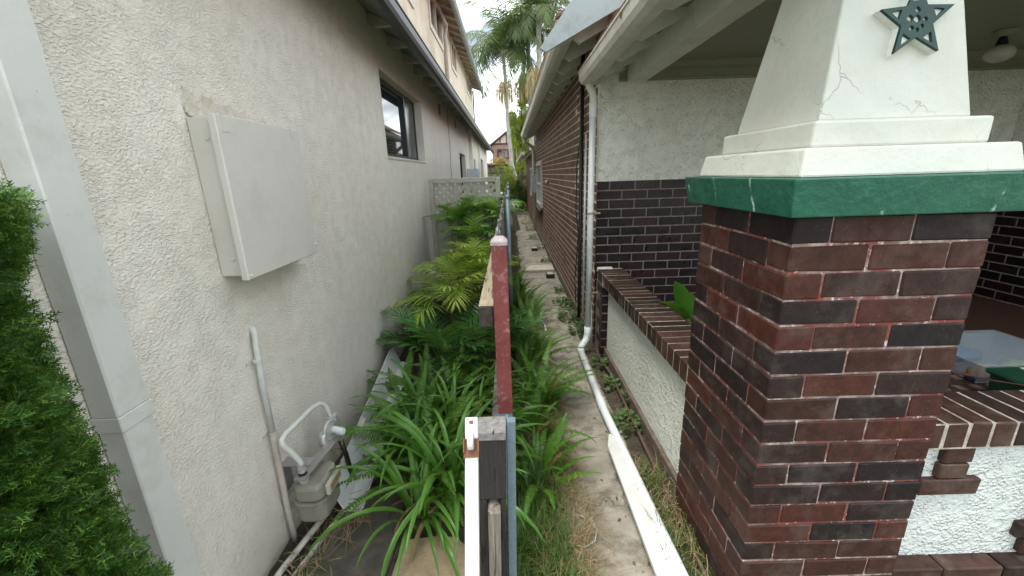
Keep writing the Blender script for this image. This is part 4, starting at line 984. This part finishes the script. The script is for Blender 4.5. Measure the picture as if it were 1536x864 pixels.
def strap(seed, L=.62, w=.030, up=72, bend=1.0, mat=None, n=10):
    r = random.Random(seed); g = G(); p = Vector(); a = R(up); vs = []; tw = r.uniform(-.5, .5)
    for i in range(n+1):
        t = i/n; hw = w/2*min(1, .55+t*2)*(1-t**4)**.8 + .0008
        sv = Vector((math.sin(tw*t)*.3, math.cos(tw*t), 0)); nn = Vector((-math.sin(a), 0, math.cos(a)))
        vs += [p - sv*hw + nn*hw*.45, p, p + sv*hw + nn*hw*.45]
        p = p + Vector((math.cos(a), 0, math.sin(a)))*L/n; a -= R(13.5)*bend*(.35+1.1*t)*10/n
    g.add(vs, [(3*i+k, 3*i+k+1, 3*i+k+4, 3*i+k+3) for i in range(n) for k in (0, 1)])
    return g.mesh('leaf', mat, smooth=True)
def bush(t, meshes, n, rad=.03, pitch=(-18, 18), sc_=(.75, 1.15), name='frond', arc=(0, 360), z=0.0, mats=None, height=0):
    for i in range(n):
        a = R(arc[0] + (arc[1]-arc[0])*(i+rnd.uniform(-.35, .35))/n*(1 if n < 9 else 1)); 
        if n >= 9: a = R(rnd.uniform(*arc))
        e = Euler((0, -R(rnd.uniform(*pitch)), a)); e.x = rnd.uniform(-.15, .15)
        link(name, rnd.choice(meshes), t, (rad*math.cos(a)*rnd.random(), rad*math.sin(a)*rnd.random(), z + rnd.uniform(0, .02) + height*rnd.random()), rot=(e.x, e.y, e.z), scale=rnd.uniform(*sc_))

fern_ms = [frond_fern(i, .60, 40, .050, fern_m, .6+.35*(i % 3)/2, 74) for i in range(6)]
fern_dm = [frond_fern(20+i, .50, 30, .040, fern_dry, 1.2, 60) for i in range(2)]
strap_ms = [strap(i, .62+.04*i, .030, 74, .82+.14*i, strap_m) for i in range(5)]
dpalm_ms = [frond_palm(i, .70, 13, .24, .022, palm_d, 64, 1.0, .35, .35) for i in range(4)]
lpalm_ms = [frond_palm(10+i, .72, 15, .28, .017, palm_l, 60, 1.15, .3, .75) for i in range(4)]
mpalm_ms = [frond_palm(20+i, .70, 12, .26, .026, palm_m, 62, 1.1, .3, .55) for i in range(4)]

FG = 'sword ferns along the boundary fence'; SG = 'strappy leaved plants in the left garden bed'; PG = 'small palms in the left garden bed'
for (x, y_, n, s_, lab) in [(-.36, 1.86, 46, 1.0, 'large strappy leaved clump nearest the camera in the left bed'), (-.44, 2.35, 34, .95, 'strappy leaved clump behind the nearest one in the left bed'), (-.26, 2.75, 26, .85, 'strappy leaved clump close to the fence under the red post'), (-.62, 2.15, 20, .8, 'strappy leaved clump beside the white metal channel')]:
    t = thing('strappy_plant', lab, 'plant', (x, y_, 0), SG); bush(t, strap_ms, n, .07, (-22, 16), (.75*s_, 1.12*s_), 'leaf')
for (x, y_, n, s_, lab) in [(-.52, 1.72, 22, .85, 'low strappy leaved clump over the dark stone paver'), (-.66, 2.5, 24, .9, 'strappy leaved clump between the ferns in the left bed'), (-.24, 2.35, 22, .85, 'strappy leaved clump hard against the fence below the rail end')]:
    t = thing('strappy_plant', lab, 'plant', (x, y_, 0), SG); bush(t, strap_ms, n, .07, (-22, 14), (.75*s_, 1.12*s_), 'leaf')
for (x, y_, n, s_, lab) in [(-.64, 2.22, 20, .95, 'sword fern arching over the white channel beside the gas meter'), (-.60, 2.62, 22, 1.0, 'sword fern in the middle of the left bed'), (-.50, 1.98, 16, 1.05, 'bright sword fern rising through the nearest strappy clump'), (-.40, 2.55, 14, 1.0, 'sword fern between the strappy clumps and the fence'), (-.88, 2.85, 16, .85, 'sword fern against the left wall below the dark palm'), (-.30, 2.10, 14, .9, 'sword fern rising behind the white steel bar'), (-.45, 3.1, 18, .9, 'sword fern just below the dark green palm')]:
    t = thing('sword_fern', lab, 'fern', (x, y_, 0), FG); bush(t, fern_ms, n, .06, (-30, 12), (.8*s_, 1.15*s_))
for (x, y_, n, s_, ms, lab) in [(-.62, 3.35, 13, 1.0, dpalm_ms, 'dark green small palm beside the left wall'), (-.30, 3.45, 11, .95, dpalm_ms, 'dark green small palm next to the fence rail'), (-.85, 3.75, 9, .85, dpalm_ms, 'dark green small palm behind the wall side fern')]:
    t = thing('small_palm', lab, 'palm', (x, y_, 0), PG); bush(t, ms, n, .08, (-22, 14), (.85*s_, 1.1*s_), height=.12)
def canes(t, ms, ncane, hts, n_each, spread, s_=1.0, lean_=.1):
    for c_ in range(ncane):
        a = rnd.uniform(0, 6.28); hx = rnd.uniform(*hts); bx, by = spread*rnd.random()*math.cos(a), spread*rnd.random()*math.sin(a)
        tx, ty = bx + rnd.uniform(-lean_, lean_), by + rnd.uniform(-lean_, lean_)
        link('stem', G().tube([(bx, by, 0), ((bx+tx)/2, (by+ty)/2, hx*.5), (tx, ty, hx)], [.011, .009, .006], 6).mesh('stem', cane_m), t)
        for i in range(n_each):
            az = 2*math.pi*(i + rnd.random()*.7)/n_each
            link('frond', rnd.choice(ms), t, (tx, ty, hx - rnd.uniform(0, .1)), rot=(rnd.uniform(-.15, .15), -R(rnd.uniform(-30, 16)), az), scale=rnd.uniform(.75, 1.05)*s_)
cane_m = simple('green_cane', (.16, .20, .06), .5, amt=.2)
for (x, y_, nc, ht, ne, s_, ms, lab) in [(-.52, 4.05, 3, (.42, .62), 6, .92, lpalm_ms, 'bright yellow green small palm in the middle of the left bed'), (-.72, 4.45, 2, (.5, .7), 5, .8, lpalm_ms, 'yellow green small palm nearer the left wall'), (-.35, 4.5, 3, (.65, .85), 5, .75, lpalm_ms, 'yellow green small palm against the fence palings'),
                                 (-.48, 5.05, 4, (.85, 1.1), 5, .75, mpalm_ms, 'tall bushy palm just before the lattice screen'), (-.72, 5.35, 3, (1.0, 1.18), 5, .66, mpalm_ms, 'fine leaved palm touching the left part of the lattice'), (-.30, 5.40, 4, (1.12, 1.34), 5, .66, mpalm_ms, 'tallest palm reaching above the lattice by the fence'), (-.55, 5.5, 3, (1.15, 1.34), 5, .6, mpalm_ms, 'palm in the centre of the lattice screen')]:
    t = thing('small_palm', lab, 'palm', (x, y_, 0), PG); canes(t, ms, nc, ht, ne, .12, s_)
# right of the fence: ferns
k = 0
dead_ms = [strap(30+i, .55, .022, 50, 1.5, mk_leaf('dead_strap%d' % i, (.16, .11, .04), (.34, .26, .12), rough=.7)) for i in range(2)]
for (x, y_, n, lab) in [(-.42, 1.85, 9, 'withered brown plant under the nearest strappy clump'), (-.5, 2.4, 9, 'withered brown plant between the strappy clumps'), (-.85, 2.15, 6, 'withered brown plant beside the metal channel')]:
    t = thing('withered_plant', lab, 'plant', (x, y_, 0)); bush(t, dead_ms, n, .1, (-30, 30), (.6, 1.05), 'leaf')
FR = [(.12, 1.95, 24, .85), (.08, 2.35, 30, .95), (.17, 2.75, 32, 1.1), (.06, 3.1, 28, 1.1), (.18, 3.5, 30, 1.05), (.10, 3.95, 28, 1.1), (.17, 4.5, 26, 1.05), (.10, 5.1, 24, 1.0), (.12, 5.8, 20, .9), (.08, 6.6, 16, .7), (.08, 7.6, 14, .6)]
NM = ['nearest the camera right of the fence', 'second along the fence on the path side', 'spreading furthest over the near path', 'behind the red post on the path side', 'beside the bend of the path', 'by the bent white hose', 'just before the white hose end', 'opposite the white downpipe', 'in the middle distance by the fence', 'small and dark near the black boxes', 'farthest down the path']
for (x, y_, n, s_), nm in zip(FR, NM):
    t = thing('sword_fern', 'sword fern ' + nm, 'fern', (x, y_, 0), FG); bush(t, fern_ms + (fern_dm if 1.9 < y_ < 4 else []), n, .07, (-26, 16), (.56*s_, .90*s_))

# grass and straw (stuff)
def tuft_field(name, mat, spots, n, h, w, spread, kind='stuff', flat=0, seed=1):
    r = random.Random(seed); g = G()
    for _ in range(n):
        sx, sy, sr = r.choice(spots); a = r.uniform(0, 6.28); rr = sr*math.sqrt(r.random()); x, y_ = sx + rr*math.cos(a)*.6, sy + rr*math.sin(a)
        hh = h*r.uniform(.5, 1.2); az = r.uniform(0, 6.28); ln = r.uniform(.1, spread) + flat; dx, dy = math.cos(az), math.sin(az)
        hz = hh*(1-min(.92, ln*.55)); wx_, wy_ = -dy*w/2, dx*w/2
        z0 = .0 if not flat else r.uniform(0, .05)
        g.add([(x-wx_, y_-wy_, z0), (x+wx_, y_+wy_, z0), (x+dx*hh*ln*.35+wx_*.8, y_+dy*hh*ln*.35+wy_*.8, z0+hz*.65), (x+dx*hh*ln*.35-wx_*.8, y_+dy*hh*ln*.35-wy_*.8, z0+hz*.65), (x+dx*hh*ln, y_+dy*hh*ln, z0+hz*(1 if not flat else .5))], [(0,1,2,3), (3,2,4)])
    o = put(name, g, mat, kind=kind); return o
o = tuft_field('green_grass', grass_m, [(.10, 1.35, .28), (.06, 1.75, .3), (.12, .95, .3), (.1, 2.2, .35), (.1, 2.8, .4)], 3000, .22, .005, 1.1, seed=2); tag(o, 'green grass growing at the near foot of the fence', 'grass')
o = tuft_field('dry_grass', straw_m, [(.22, 1.45, .22), (.24, 1.75, .25), (.20, 2.1, .3), (.22, 1.2, .2), (.2, 2.6, .3), (.12, 2.2, .35), (.12, 2.9, .35)], 2600, .17, .0032, 1.4, flat=.5, seed=3); tag(o, 'dead straw coloured grass spilling on the concrete path', 'dry grass')
o = tuft_field('wall_grass', grass_m, [(.76, 1.62, .16), (.74, 1.35, .2), (.76, 1.95, .12), (.73, 1.05, .25)], 700, .15, .0035, 1.2, seed=4); tag(o, 'green grass at the foot of the brick pillar', 'grass')
o = tuft_field('wall_straw', straw_m, [(.75, 1.6, .18), (.74, 1.3, .25), (.78, 1.9, .2)], 380, .14, .003, 1.3, flat=.2, seed=5); tag(o, 'dry grass stalks among the green grass by the pillar', 'dry grass')
o = tuft_field('bed_litter', straw_m, [(-.93, 1.62, .18), (-.88, 1.8, .14), (-1.0, 1.45, .12)], 120, .09, .005, 1.4, flat=1.0, seed=6); tag(o, 'dry leaf litter below the gas meter', 'leaf litter')
o = tuft_field('bed_grass', grass_m, [(-.98, 1.5, .12), (-.95, 1.38, .14)], 160, .06, .004, 1.2, seed=7); tag(o, 'short grass at the wall foot below the gas meter', 'grass')
# fallen leaves on path and soil
r = random.Random(9); g = G()
for _ in range(520):
    if r.random() < .6: x, y_ = r.uniform(.68, .88), r.uniform(1.2, 3.8)
    else: x, y_ = r.uniform(.2, .75), r.uniform(1.3, 13)
    a = r.uniform(0, 6.28); s_ = r.uniform(.006, .016); z_ = .018 + r.uniform(0, .004)
    g.add([(x+s_*math.cos(a), y_+s_*math.sin(a), z_), (x+s_*.5*math.cos(a+1.57), y_+s_*.5*math.sin(a+1.57), z_+.003), (x-s_*math.cos(a), y_-s_*math.sin(a), z_), (x-s_*.5*math.cos(a+1.57), y_-s_*.5*math.sin(a+1.57), z_+.004)], [(0,1,2,3)])
tag(put('fallen_leaves', g, mk_leaf('dead_leaf', (.06, .04, .02), (.18, .13, .07), rough=.8), kind='stuff'), 'small brown fallen leaves scattered on path and soil', 'leaf litter')

# weeds: rosettes of rounded lobed leaves
def weedleaf(seed):
    r = random.Random(seed); g = G(); n = 9; P = []
    for i in range(n): a = 2*math.pi*i/n; rr = (1 if i % 2 else .78)*r.uniform(.85, 1.1); P.append((.022 + .020*rr*math.cos(a), .017*rr*math.sin(a), .012*math.cos(a*2)*.3))
    g.add([(.022, 0, .004)] + P, [(0, 1+i, 1+(i+1) % n) for i in range(n)]); g.add([(0, -.0008, 0), (0, .0008, 0), (.006, .0008, .001), (.006, -.0008, .001)], [(0,1,2,3)])
    return g
def weed(name, label, x, y_, n, rad, hgt, sd, mat=weed_m, cat='weed'):
    r = random.Random(sd); t = thing(name, label, cat, (x, y_, 0), 'weeds along the foot of the right walls'); G0 = [weedleaf(sd+i) for i in range(3)]; g = G(); gs = G()
    for i in range(n):
        a = r.uniform(0, 6.28); rr = rad*math.sqrt(r.random()); hz = hgt*r.random()*(1-rr/rad*.5)+.01; px, py = x + rr*math.cos(a), y_ + rr*math.sin(a)*1.3
        mt = Matrix.Translation((px, py, hz)) @ Euler((r.uniform(-.5, .5), r.uniform(-.6, .2), a + r.uniform(-.6, .6))).to_matrix().to_4x4() @ Matrix.Scale(r.uniform(.7, 1.5), 4)
        q_ = r.choice(G0); g.add([mt @ Vector(p) for p in q_.v], q_.f)
        if i % 4 == 0: gs.tube([(x + rr*.3*math.cos(a), y_ + rr*.3*math.sin(a), 0), (px, py, hz)], .0014, 4, False)
    put('foliage', g, mat, t); put('stems', gs, bark_m, t)
WS = [(.735, 4.25, 90, .10, .16, 'leafy weed below the black pipe'), (.70, 4.75, 110, .13, .12, 'wide patch of round leaved weed behind the downpipe'), (.70, 5.3, 80, .12, .10, 'round leaved weed on the path edge before the black box'), (.76, 5.9, 60, .09, .16, 'weed climbing the wall foot beyond the black pipe'), (.78, 3.45, 40, .07, .10, 'small weed beside the white elbow'), (.80, 3.05, 26, .05, .09, 'tiny weed on the thin brown pipe'), (.775, 2.50, 75, .085, .10, 'bright weed patch right of the ground pipe'), (.86, 2.78, 18, .03, .12, 'small dark weed at the roughcast wall foot'),
      (.74, 8.1, 60, .12, .12, 'grey green weed by the far wall foot'), (.72, 9.6, 80, .14, .2, 'weed mound by the far window'), (.68, 11.2, 90, .16, .22, 'weed mound below the grey box'), (.62, 12.9, 90, .16, .28, 'weed at the foot of the far downpipe'), (.6, 14.6, 90, .2, .3, 'weed clump beside the annex wall'), (.5, 17.0, 120, .4, .4, 'weeds closing the far end of the path')]
for i, (x, y_, n, rad, hg, lab) in enumerate(WS): weed('weed', lab, x, y_, n, rad, hg, 100+i)

# broad leaves behind the coping
t = thing('peace_lily', 'broad glossy green leaves showing above the brick coping by the pillar', 'plant', (1.27, 2.72, .44))
def broad(seed, L=.30, w=.12):
    g = G(); n = 8; vs = []
    for i in range(n+1):
        u = i/n; hw = w/2*math.sin(math.pi*min(1, .08+.92*u))**.8 if u < 1 else .001
        zz = .10*math.sin(u*1.6) - .02*u; vs += [(L*u, -hw, zz+hw*.35), (L*u, 0, zz), (L*u, hw, zz+hw*.35)]
    g.add(vs, [(3*i+k_, 3*i+k_+1, 3*i+k_+4, 3*i+k_+3) for i in range(n) for k_ in (0, 1)]); return g.mesh('leaf', lily_m, smooth=True)
bl_ = broad(0)
for i, (rx, ry, rz, zz, s_) in enumerate([(.5, -1.0, 3.5, .27, 1.0), (.5, -.35, 3.3, .26, .9), (.4, -.8, 4.2, .24, 1.0), (.2, -.5, 1.2, .22, .8), (.3, -.7, 2.6, .25, .9)]):
    link('leaf', bl_, t, (-.03+.02*i, .0, zz), rot=(rx, ry, rz), scale=s_)
put('pot', G().tube([(1.27, 2.72, .447), (1.27, 2.72, .60), (1.27, 2.72, .601), (1.27, 2.72, .63)], [.09, .12, .13, .13], 18), simple('terracotta', (.3, .12, .07), .8), t)
put('stems', G().tube([(1.27, 2.72, .6), (1.24, 2.70, .72)], .012, 6).tube([(1.27, 2.72, .6), (1.30, 2.72, .7)], .010, 6), cane_m, t)

# conifer hedge: sprays
def spray(seed, mat, L=.062):
    r = random.Random(seed); g = G()
    def twig(p, d, l, w, depth):
        n = 3; side_ = d.cross(Vector((0, 0, 1))).normalized(); vs = []
        for i in range(n+1):
            hw = w*(1-i/n*.7); q_ = p + d*l*i/n; vs += [q_ - side_*hw, q_ + side_*hw]
        g.add(vs, [(2*i, 2*i+1, 2*i+3, 2*i+2) for i in range(n)])
        if depth:
            m_ = 5 if depth == 2 else 3
            for i in range(m_):
                u = (i+.6)/m_
                for sd in (-1, 1):
                    a = R(42)*sd; dd = Vector((d.x*math.cos(a)-d.y*math.sin(a), d.x*math.sin(a)+d.y*math.cos(a), d.z + r.uniform(-.15, .15))).normalized()
                    twig(p + d*l*u, dd, l*(.55-.25*u)*r.uniform(.8, 1.15), w*.85, depth-1)
    twig(Vector(), Vector((1, 0, 0)), L, .0021, 2); return np.array([tuple(v) for v in g.v]), g.f
sprays = [spray(i, thuja_m) for i in range(5)]
hd = thing('conifer_hedge', 'dense green conifer shrub in the left foreground', 'shrub', (-1.25, .5, 0))
hz_ = [(-.02, -.60), (.6, -.62), (1.01, -.715), (1.12, -.73), (1.24, -.732), (1.35, -.745), (1.48, -.762), (1.56, -.775), (1.61, -.70), (1.674, -.66), (1.73, -.66), (1.76, -.69), (1.80, -.75), (1.86, -.90)]
def hx(z_): return float(np.interp(z_, [a for a, b in hz_], [b for a, b in hz_]))
r = random.Random(5); V = []; F = []; nv = 0; ZC = -1.25
for i in range(5200):
    z_ = 0.62 + 1.11*r.random()**.85; ex = hx(z_) - ZC - .205; th = R(r.uniform(-100, 80))
    # ellipse cross-section: camera side has th around -90..0
    sc1 = 1 - .16*r.random()**1.5 + .07*math.sin(z_*19+th*3)*math.sin(th*7)
    x = ZC + ex*math.cos(th)*sc1; y_ = .62 + .24*math.sin(th)*sc1
    az = th + r.uniform(-.6, .6); el = r.uniform(-.35, .95)
    mt = np.array(Euler((r.uniform(-1.5, 1.5), -el, az)).to_matrix())*r.uniform(.6, 1.0)
    sv, sf = sprays[r.randrange(5)]
    V.append(sv @ mt.T + np.array([x, y_, z_])); F += [tuple(k_ + nv for k_ in f) for f in sf]; nv += len(sv)
V = np.concatenate(V); g = G(); g.v = [tuple(p) for p in V.tolist()]; g.f = F
put('foliage', g, thuja_m, hd)
g = G()     # dark inner twig mass
for i in range(14):
    z0_ = .1; n = 8; a0 = i*.45
put('inner_branches', G().tube([(-1.25, .62, 0), (-1.25, .62, .8), (-1.22, .62, 1.4), (-1.2, .62, 1.6)], [.05, .04, .03, .01], 8), bark_m, hd)
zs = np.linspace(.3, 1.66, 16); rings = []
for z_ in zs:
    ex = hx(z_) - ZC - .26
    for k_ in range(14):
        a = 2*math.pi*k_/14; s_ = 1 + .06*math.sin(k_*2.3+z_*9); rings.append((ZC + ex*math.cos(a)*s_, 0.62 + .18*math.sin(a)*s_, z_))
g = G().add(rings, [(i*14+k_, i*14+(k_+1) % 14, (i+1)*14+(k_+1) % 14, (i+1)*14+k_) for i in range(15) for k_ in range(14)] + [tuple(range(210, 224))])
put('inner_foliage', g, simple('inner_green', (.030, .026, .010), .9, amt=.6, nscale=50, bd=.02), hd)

# ------------------------------------------------------------------ far: palms, bamboo, tree, house, carport
TP = [frond_palm(40+i, 3.0, 44, .95, .034, tall_p, 46, 1.35, .08, 1.5, segs=4, fan=1.0) for i in range(3)]
def tall_palm(label, pts, rad, n, sc_, cl):
    t = thing('palm_tree', label, 'palm tree', pts[0], 'tall palms beyond the houses'); put('trunk', G().tube(pts, rad, 10), trunk_m, t, smooth=True)
    top = Vector(pts[-1]) - Vector(pts[0])
    for i in range(n):
        az = 2*math.pi*i/n*2.4 + rnd.uniform(-.2, .2); el = rnd.uniform(-62, 42)
        link('frond', TP[i % 3], t, top, rot=(rnd.uniform(-.1, .1), -R(el), az), scale=sc_*rnd.uniform(.85, 1.1))
    if cl:
        g = G(); r = random.Random(int(pts[0][0]*10)); c_ = Vector(cl)
        for i in range(230):
            a = r.uniform(0, 6.28); rr = r.uniform(.1, .62); l = r.uniform(.35, 1.15); h0 = r.uniform(-.1, .45); dx, dy = math.cos(a), math.sin(a)
            g.tube([c_ + Vector((0, 0, h0)), c_ + Vector((dx*rr*.6, dy*rr*.6, h0 + .12)), c_ + Vector((dx*rr, dy*rr, h0 - .15)), c_ + Vector((dx*rr*1.05, dy*rr*1.05, h0 - l))], [.014, .010, .010, .006], 3, False)
        put('seed_cluster', g, simple('seed_strands%.1f' % cl[0], (.50, .42, .22), .8, amt=.3), t)
tall_palm('leaning palm with the lowest full crown against the sky', [(.70, 26, 0), (.45, 26, 1.3), (.22, 26, 2.3), (.04, 26, 4.6), (-.02, 26, 6.6), (-.12, 26, 8.7)], [.17, .14, .12, .11, .10, .09], 32, 1.1, (-.1, 26, 6.4))
tall_palm('tall palm with its crown right of the leaning palm', [(1.55, 27, 0), (1.5, 27, 4), (1.38, 27, 9.6)], [.2, .15, .12], 26, 1.1, (1.12, 26.8, 6.9))
tall_palm('straight palm nearest the right hand roof', [(1.95, 25, 0), (1.92, 25, 4), (1.86, 25, 10.2)], [.2, .16, .13], 24, 1.05, (1.7, 24.8, 6.8))
tall_palm('thin palm between the two right hand palms', [(1.1, 29, 0), (1.15, 29, 4), (1.2, 29, 10.8)], [.16, .13, .11], 13, .85, None)

def leafcloud(spots, n, s_, seed, droop=.4):
    r = np.random.RandomState(seed); sp = np.array(spots); k_ = r.randint(0, len(sp), n); c_ = sp[k_]
    dv = r.normal(size=(n, 3)); dv /= np.linalg.norm(dv, axis=1)[:, None]; rad = r.uniform(.45, 1, n)[:, None]**.6
    P = c_[:, :3] + dv*rad*c_[:, 3:6]
    u = r.normal(size=(n, 3)); u[:, 2] -= droop; u /= np.linalg.norm(u, axis=1)[:, None]; v_ = np.cross(u, r.normal(size=(n, 3))); v_ /= np.linalg.norm(v_, axis=1)[:, None]
    ls_ = s_*r.uniform(.6, 1.3, (n, 1)); A = P - u*ls_; B = P + v_*ls_*.22; C_ = P + u*ls_; D = P - v_*ls_*.22
    vs = np.stack([A, B, C_, D], 1).reshape(-1, 3); g = G(); g.v = [tuple(p) for p in vs.tolist()]; g.f = [(4*i, 4*i+1, 4*i+2, 4*i+3) for i in range(n)]; return g
def spots(x0, x1, y_, z0, z1, n, rr, seed):
    r = random.Random(seed); return [(r.uniform(x0, x1), y_ + r.uniform(-.6, .6), r.uniform(z0, z1), rr*r.uniform(.6, 1.2), rr*r.uniform(.6, 1.2), rr*r.uniform(.7, 1.5)) for _ in range(n)]
def tree(name, label, base, sp, n, s_, mat, seed, cat='tree', stems=4, group=None):
    t = thing(name, label, cat, base, group); put('crown', leafcloud(sp, n, s_, seed, .9), mat, t)
    r = random.Random(seed); g = G()
    for i in range(stems):
        q_ = r.choice(sp); g.tube([(base[0]+r.uniform(-.1, .1), base[1], 0), ((base[0]+q_[0])/2, base[1], q_[2]*.5), (q_[0], q_[1], q_[2])], [.07, .045, .015], 6, False)
    put('trunk', g, bark_m, t)
def farther(sp, k, y_): return [(a*k, y_ + (b-23)*.6, H + (c_-H)*k, d1*k, d2*k, d3*k*1.5) for a, b, c_, d1, d2, d3 in sp]
tree('bamboo', 'tall yellow green bamboo clump beside the leaning palm trunk', (.75, 28, 0), farther(spots(.12, 1.15, 23, .7, 4.7, 90, .22, 1) + spots(.5, 1.35, 23, 4.2, 6.3, 30, .2, 2), 1.22, 28), 19000, .10, bamboo_m, 11, 'bamboo', 7)
tree('tree', 'darker green tree behind the right hand gutter', (1.9, 31, 0), spots(1.2, 2.9, 31, 1.2, 8.2, 60, .36, 3), 15000, .09, tree_m, 12)
tree('shrub', 'yellow green shrub behind the lattice screen', (-.35, 19, 0), spots(-.75, .1, 19, .9, 2.0, 14, .28, 4), 3000, .06, bamboo_m, 13, 'shrub')
tree('shrub', 'dark shrub at the end of the path', (.55, 20.5, 0), spots(.15, 1.1, 20.5, .2, 1.5, 16, .35, 5), 4500, .07, tree_m, 14, 'shrub')
tree('shrub', 'orange tinted shrub below the distant gabled house', (-.8, 33, 0), spots(-1.4, -.1, 33, 2.3, 2.8, 12, .25, 6), 2200, .08, flower_m, 15, 'shrub')
tree('shrub', 'green hedge under the distant carport', (-.7, 27, 0), spots(-1.6, .3, 27, .2, 1.3, 14, .4, 7), 3000, .09, tree_m, 16, 'shrub')
# dead palm skirt trunk
tag(put('palm_stump', G().tube([(.66, 22.2, 0), (.66, 22.2, 1.0), (.70, 22.2, 1.9)], [.26, .2, .1], 12), simple('stump_fibre', (.13, .095, .06), .95, amt=.5, nscale=9, bd=.04)), 'brown fibrous palm stump at the foot of the leaning palm', 'stump')
# house
fh = thing('gabled_house', 'distant brick house with half timbered gable and maroon window', 'house', (0, 40, 0))
hx0, hx1, gz = -1.45, 3.4, 4.45
put('wall', G().box(hx0, hx1, 40, 46, 0, gz), brick_far, fh)
apx = (0.15, 5.65)
put('gable', G().prism([(hx0+.02, gz+.002), (1.75, gz+.002), (apx[0], apx[1]-.12)], 1, 40.0, 40.2), cream_far, fh)
for a, b in (((-1.72, 4.30), apx), ((2.02, 4.30), apx)): put('barge_board', G().bar((a[0], 39.93, a[1]), (b[0], 39.93, b[1]), .08, .20, (0, 1, 0)), maroon, fh)
for x in (-.75, -.15, .45): put('timber', G().box(x, x+.10, 39.95, 39.998, gz+.1, gz+.1 + max(.1, (5.45-gz-.1) * (1 - abs(x-.15)/1.6))), maroon, fh)
put('timber', G().box(hx0-.05, 1.75, 39.94, 39.997, gz-.05, gz+.09), maroon, fh)
put('roof', G().add([(-1.8, 39.7, 4.22), apx and (apx[0], 39.7, apx[1]), (apx[0], 46, apx[1]), (-1.8, 46, 4.22), (2.1, 39.7, 4.22), (2.1, 46, 4.22), (-1.8, 39.7, 4.30), (apx[0], 39.7, apx[1]+.1), (apx[0], 46, apx[1]+.1), (-1.8, 46, 4.30), (2.1, 39.7, 4.30), (2.1, 46, 4.30)], [(0,1,2,3), (1,4,5,2), (6,9,8,7), (7,8,11,10), (0,6,7,1), (1,7,10,4)]), tile_far, fh)
wf = put('window', G().box(-1.02, -.88, 39.9, 39.99, 3.15, 4.0).box(-.42, -.34, 39.9, 39.99, 3.15, 4.0).box(-.05, .1, 39.9, 39.99, 3.15, 4.0).box(-.88, -.42, 39.9, 39.99, 3.9, 4.0).box(-.88, -.42, 39.9, 39.99, 3.15, 3.25).box(-.34, -.05, 39.9, 39.99, 3.9, 4.0).box(-.34, -.05, 39.9, 39.99, 3.15, 3.25).box(-.68, -.62, 39.91, 39.985, 3.25, 3.9).box(-.88, -.68, 39.92, 39.98, 3.66, 3.71), maroon, fh)
put('pane', G().box(-.88, -.42, 39.95, 39.96, 3.25, 3.9), glass_m, wf); put('pane', G().box(-.34, -.05, 39.95, 39.96, 3.25, 3.9), glass_m, wf)
cp_ = thing('carport', 'dark flat carport roof below the distant gabled house', 'carport', (-.8, 30, 0))
put('roof', G().box(-1.9, .4, 29.5, 32, 2.22, 2.40), black_pl, cp_); put('low_beam', G().box(-1.9, .3, 29.5, 29.6, 1.78, 1.88), black_pl, cp_)
for x in (-1.3, -.4): put('post', G().box(x, x+.09, 29.5, 29.6, 0, 2.22), maroon, cp_)
put('back_panel', G().box(-1.6, .3, 31.9, 32.0, 0, 2.21), simple('carport_panel', (.40, .40, .37), .8), cp_)
o = put('roof_tiles_far', G().prism([(-3.0, 3.0), (-1.15, 2.55), (-1.15, 2.3), (-3.0, 2.3)], 1, 36, 38), tile_far); tag(o, 'pink tiled roof edge behind the left house corner', 'roof')

for o in list(bpy.data.objects):
    if '_keep' in o: del o['_keep']
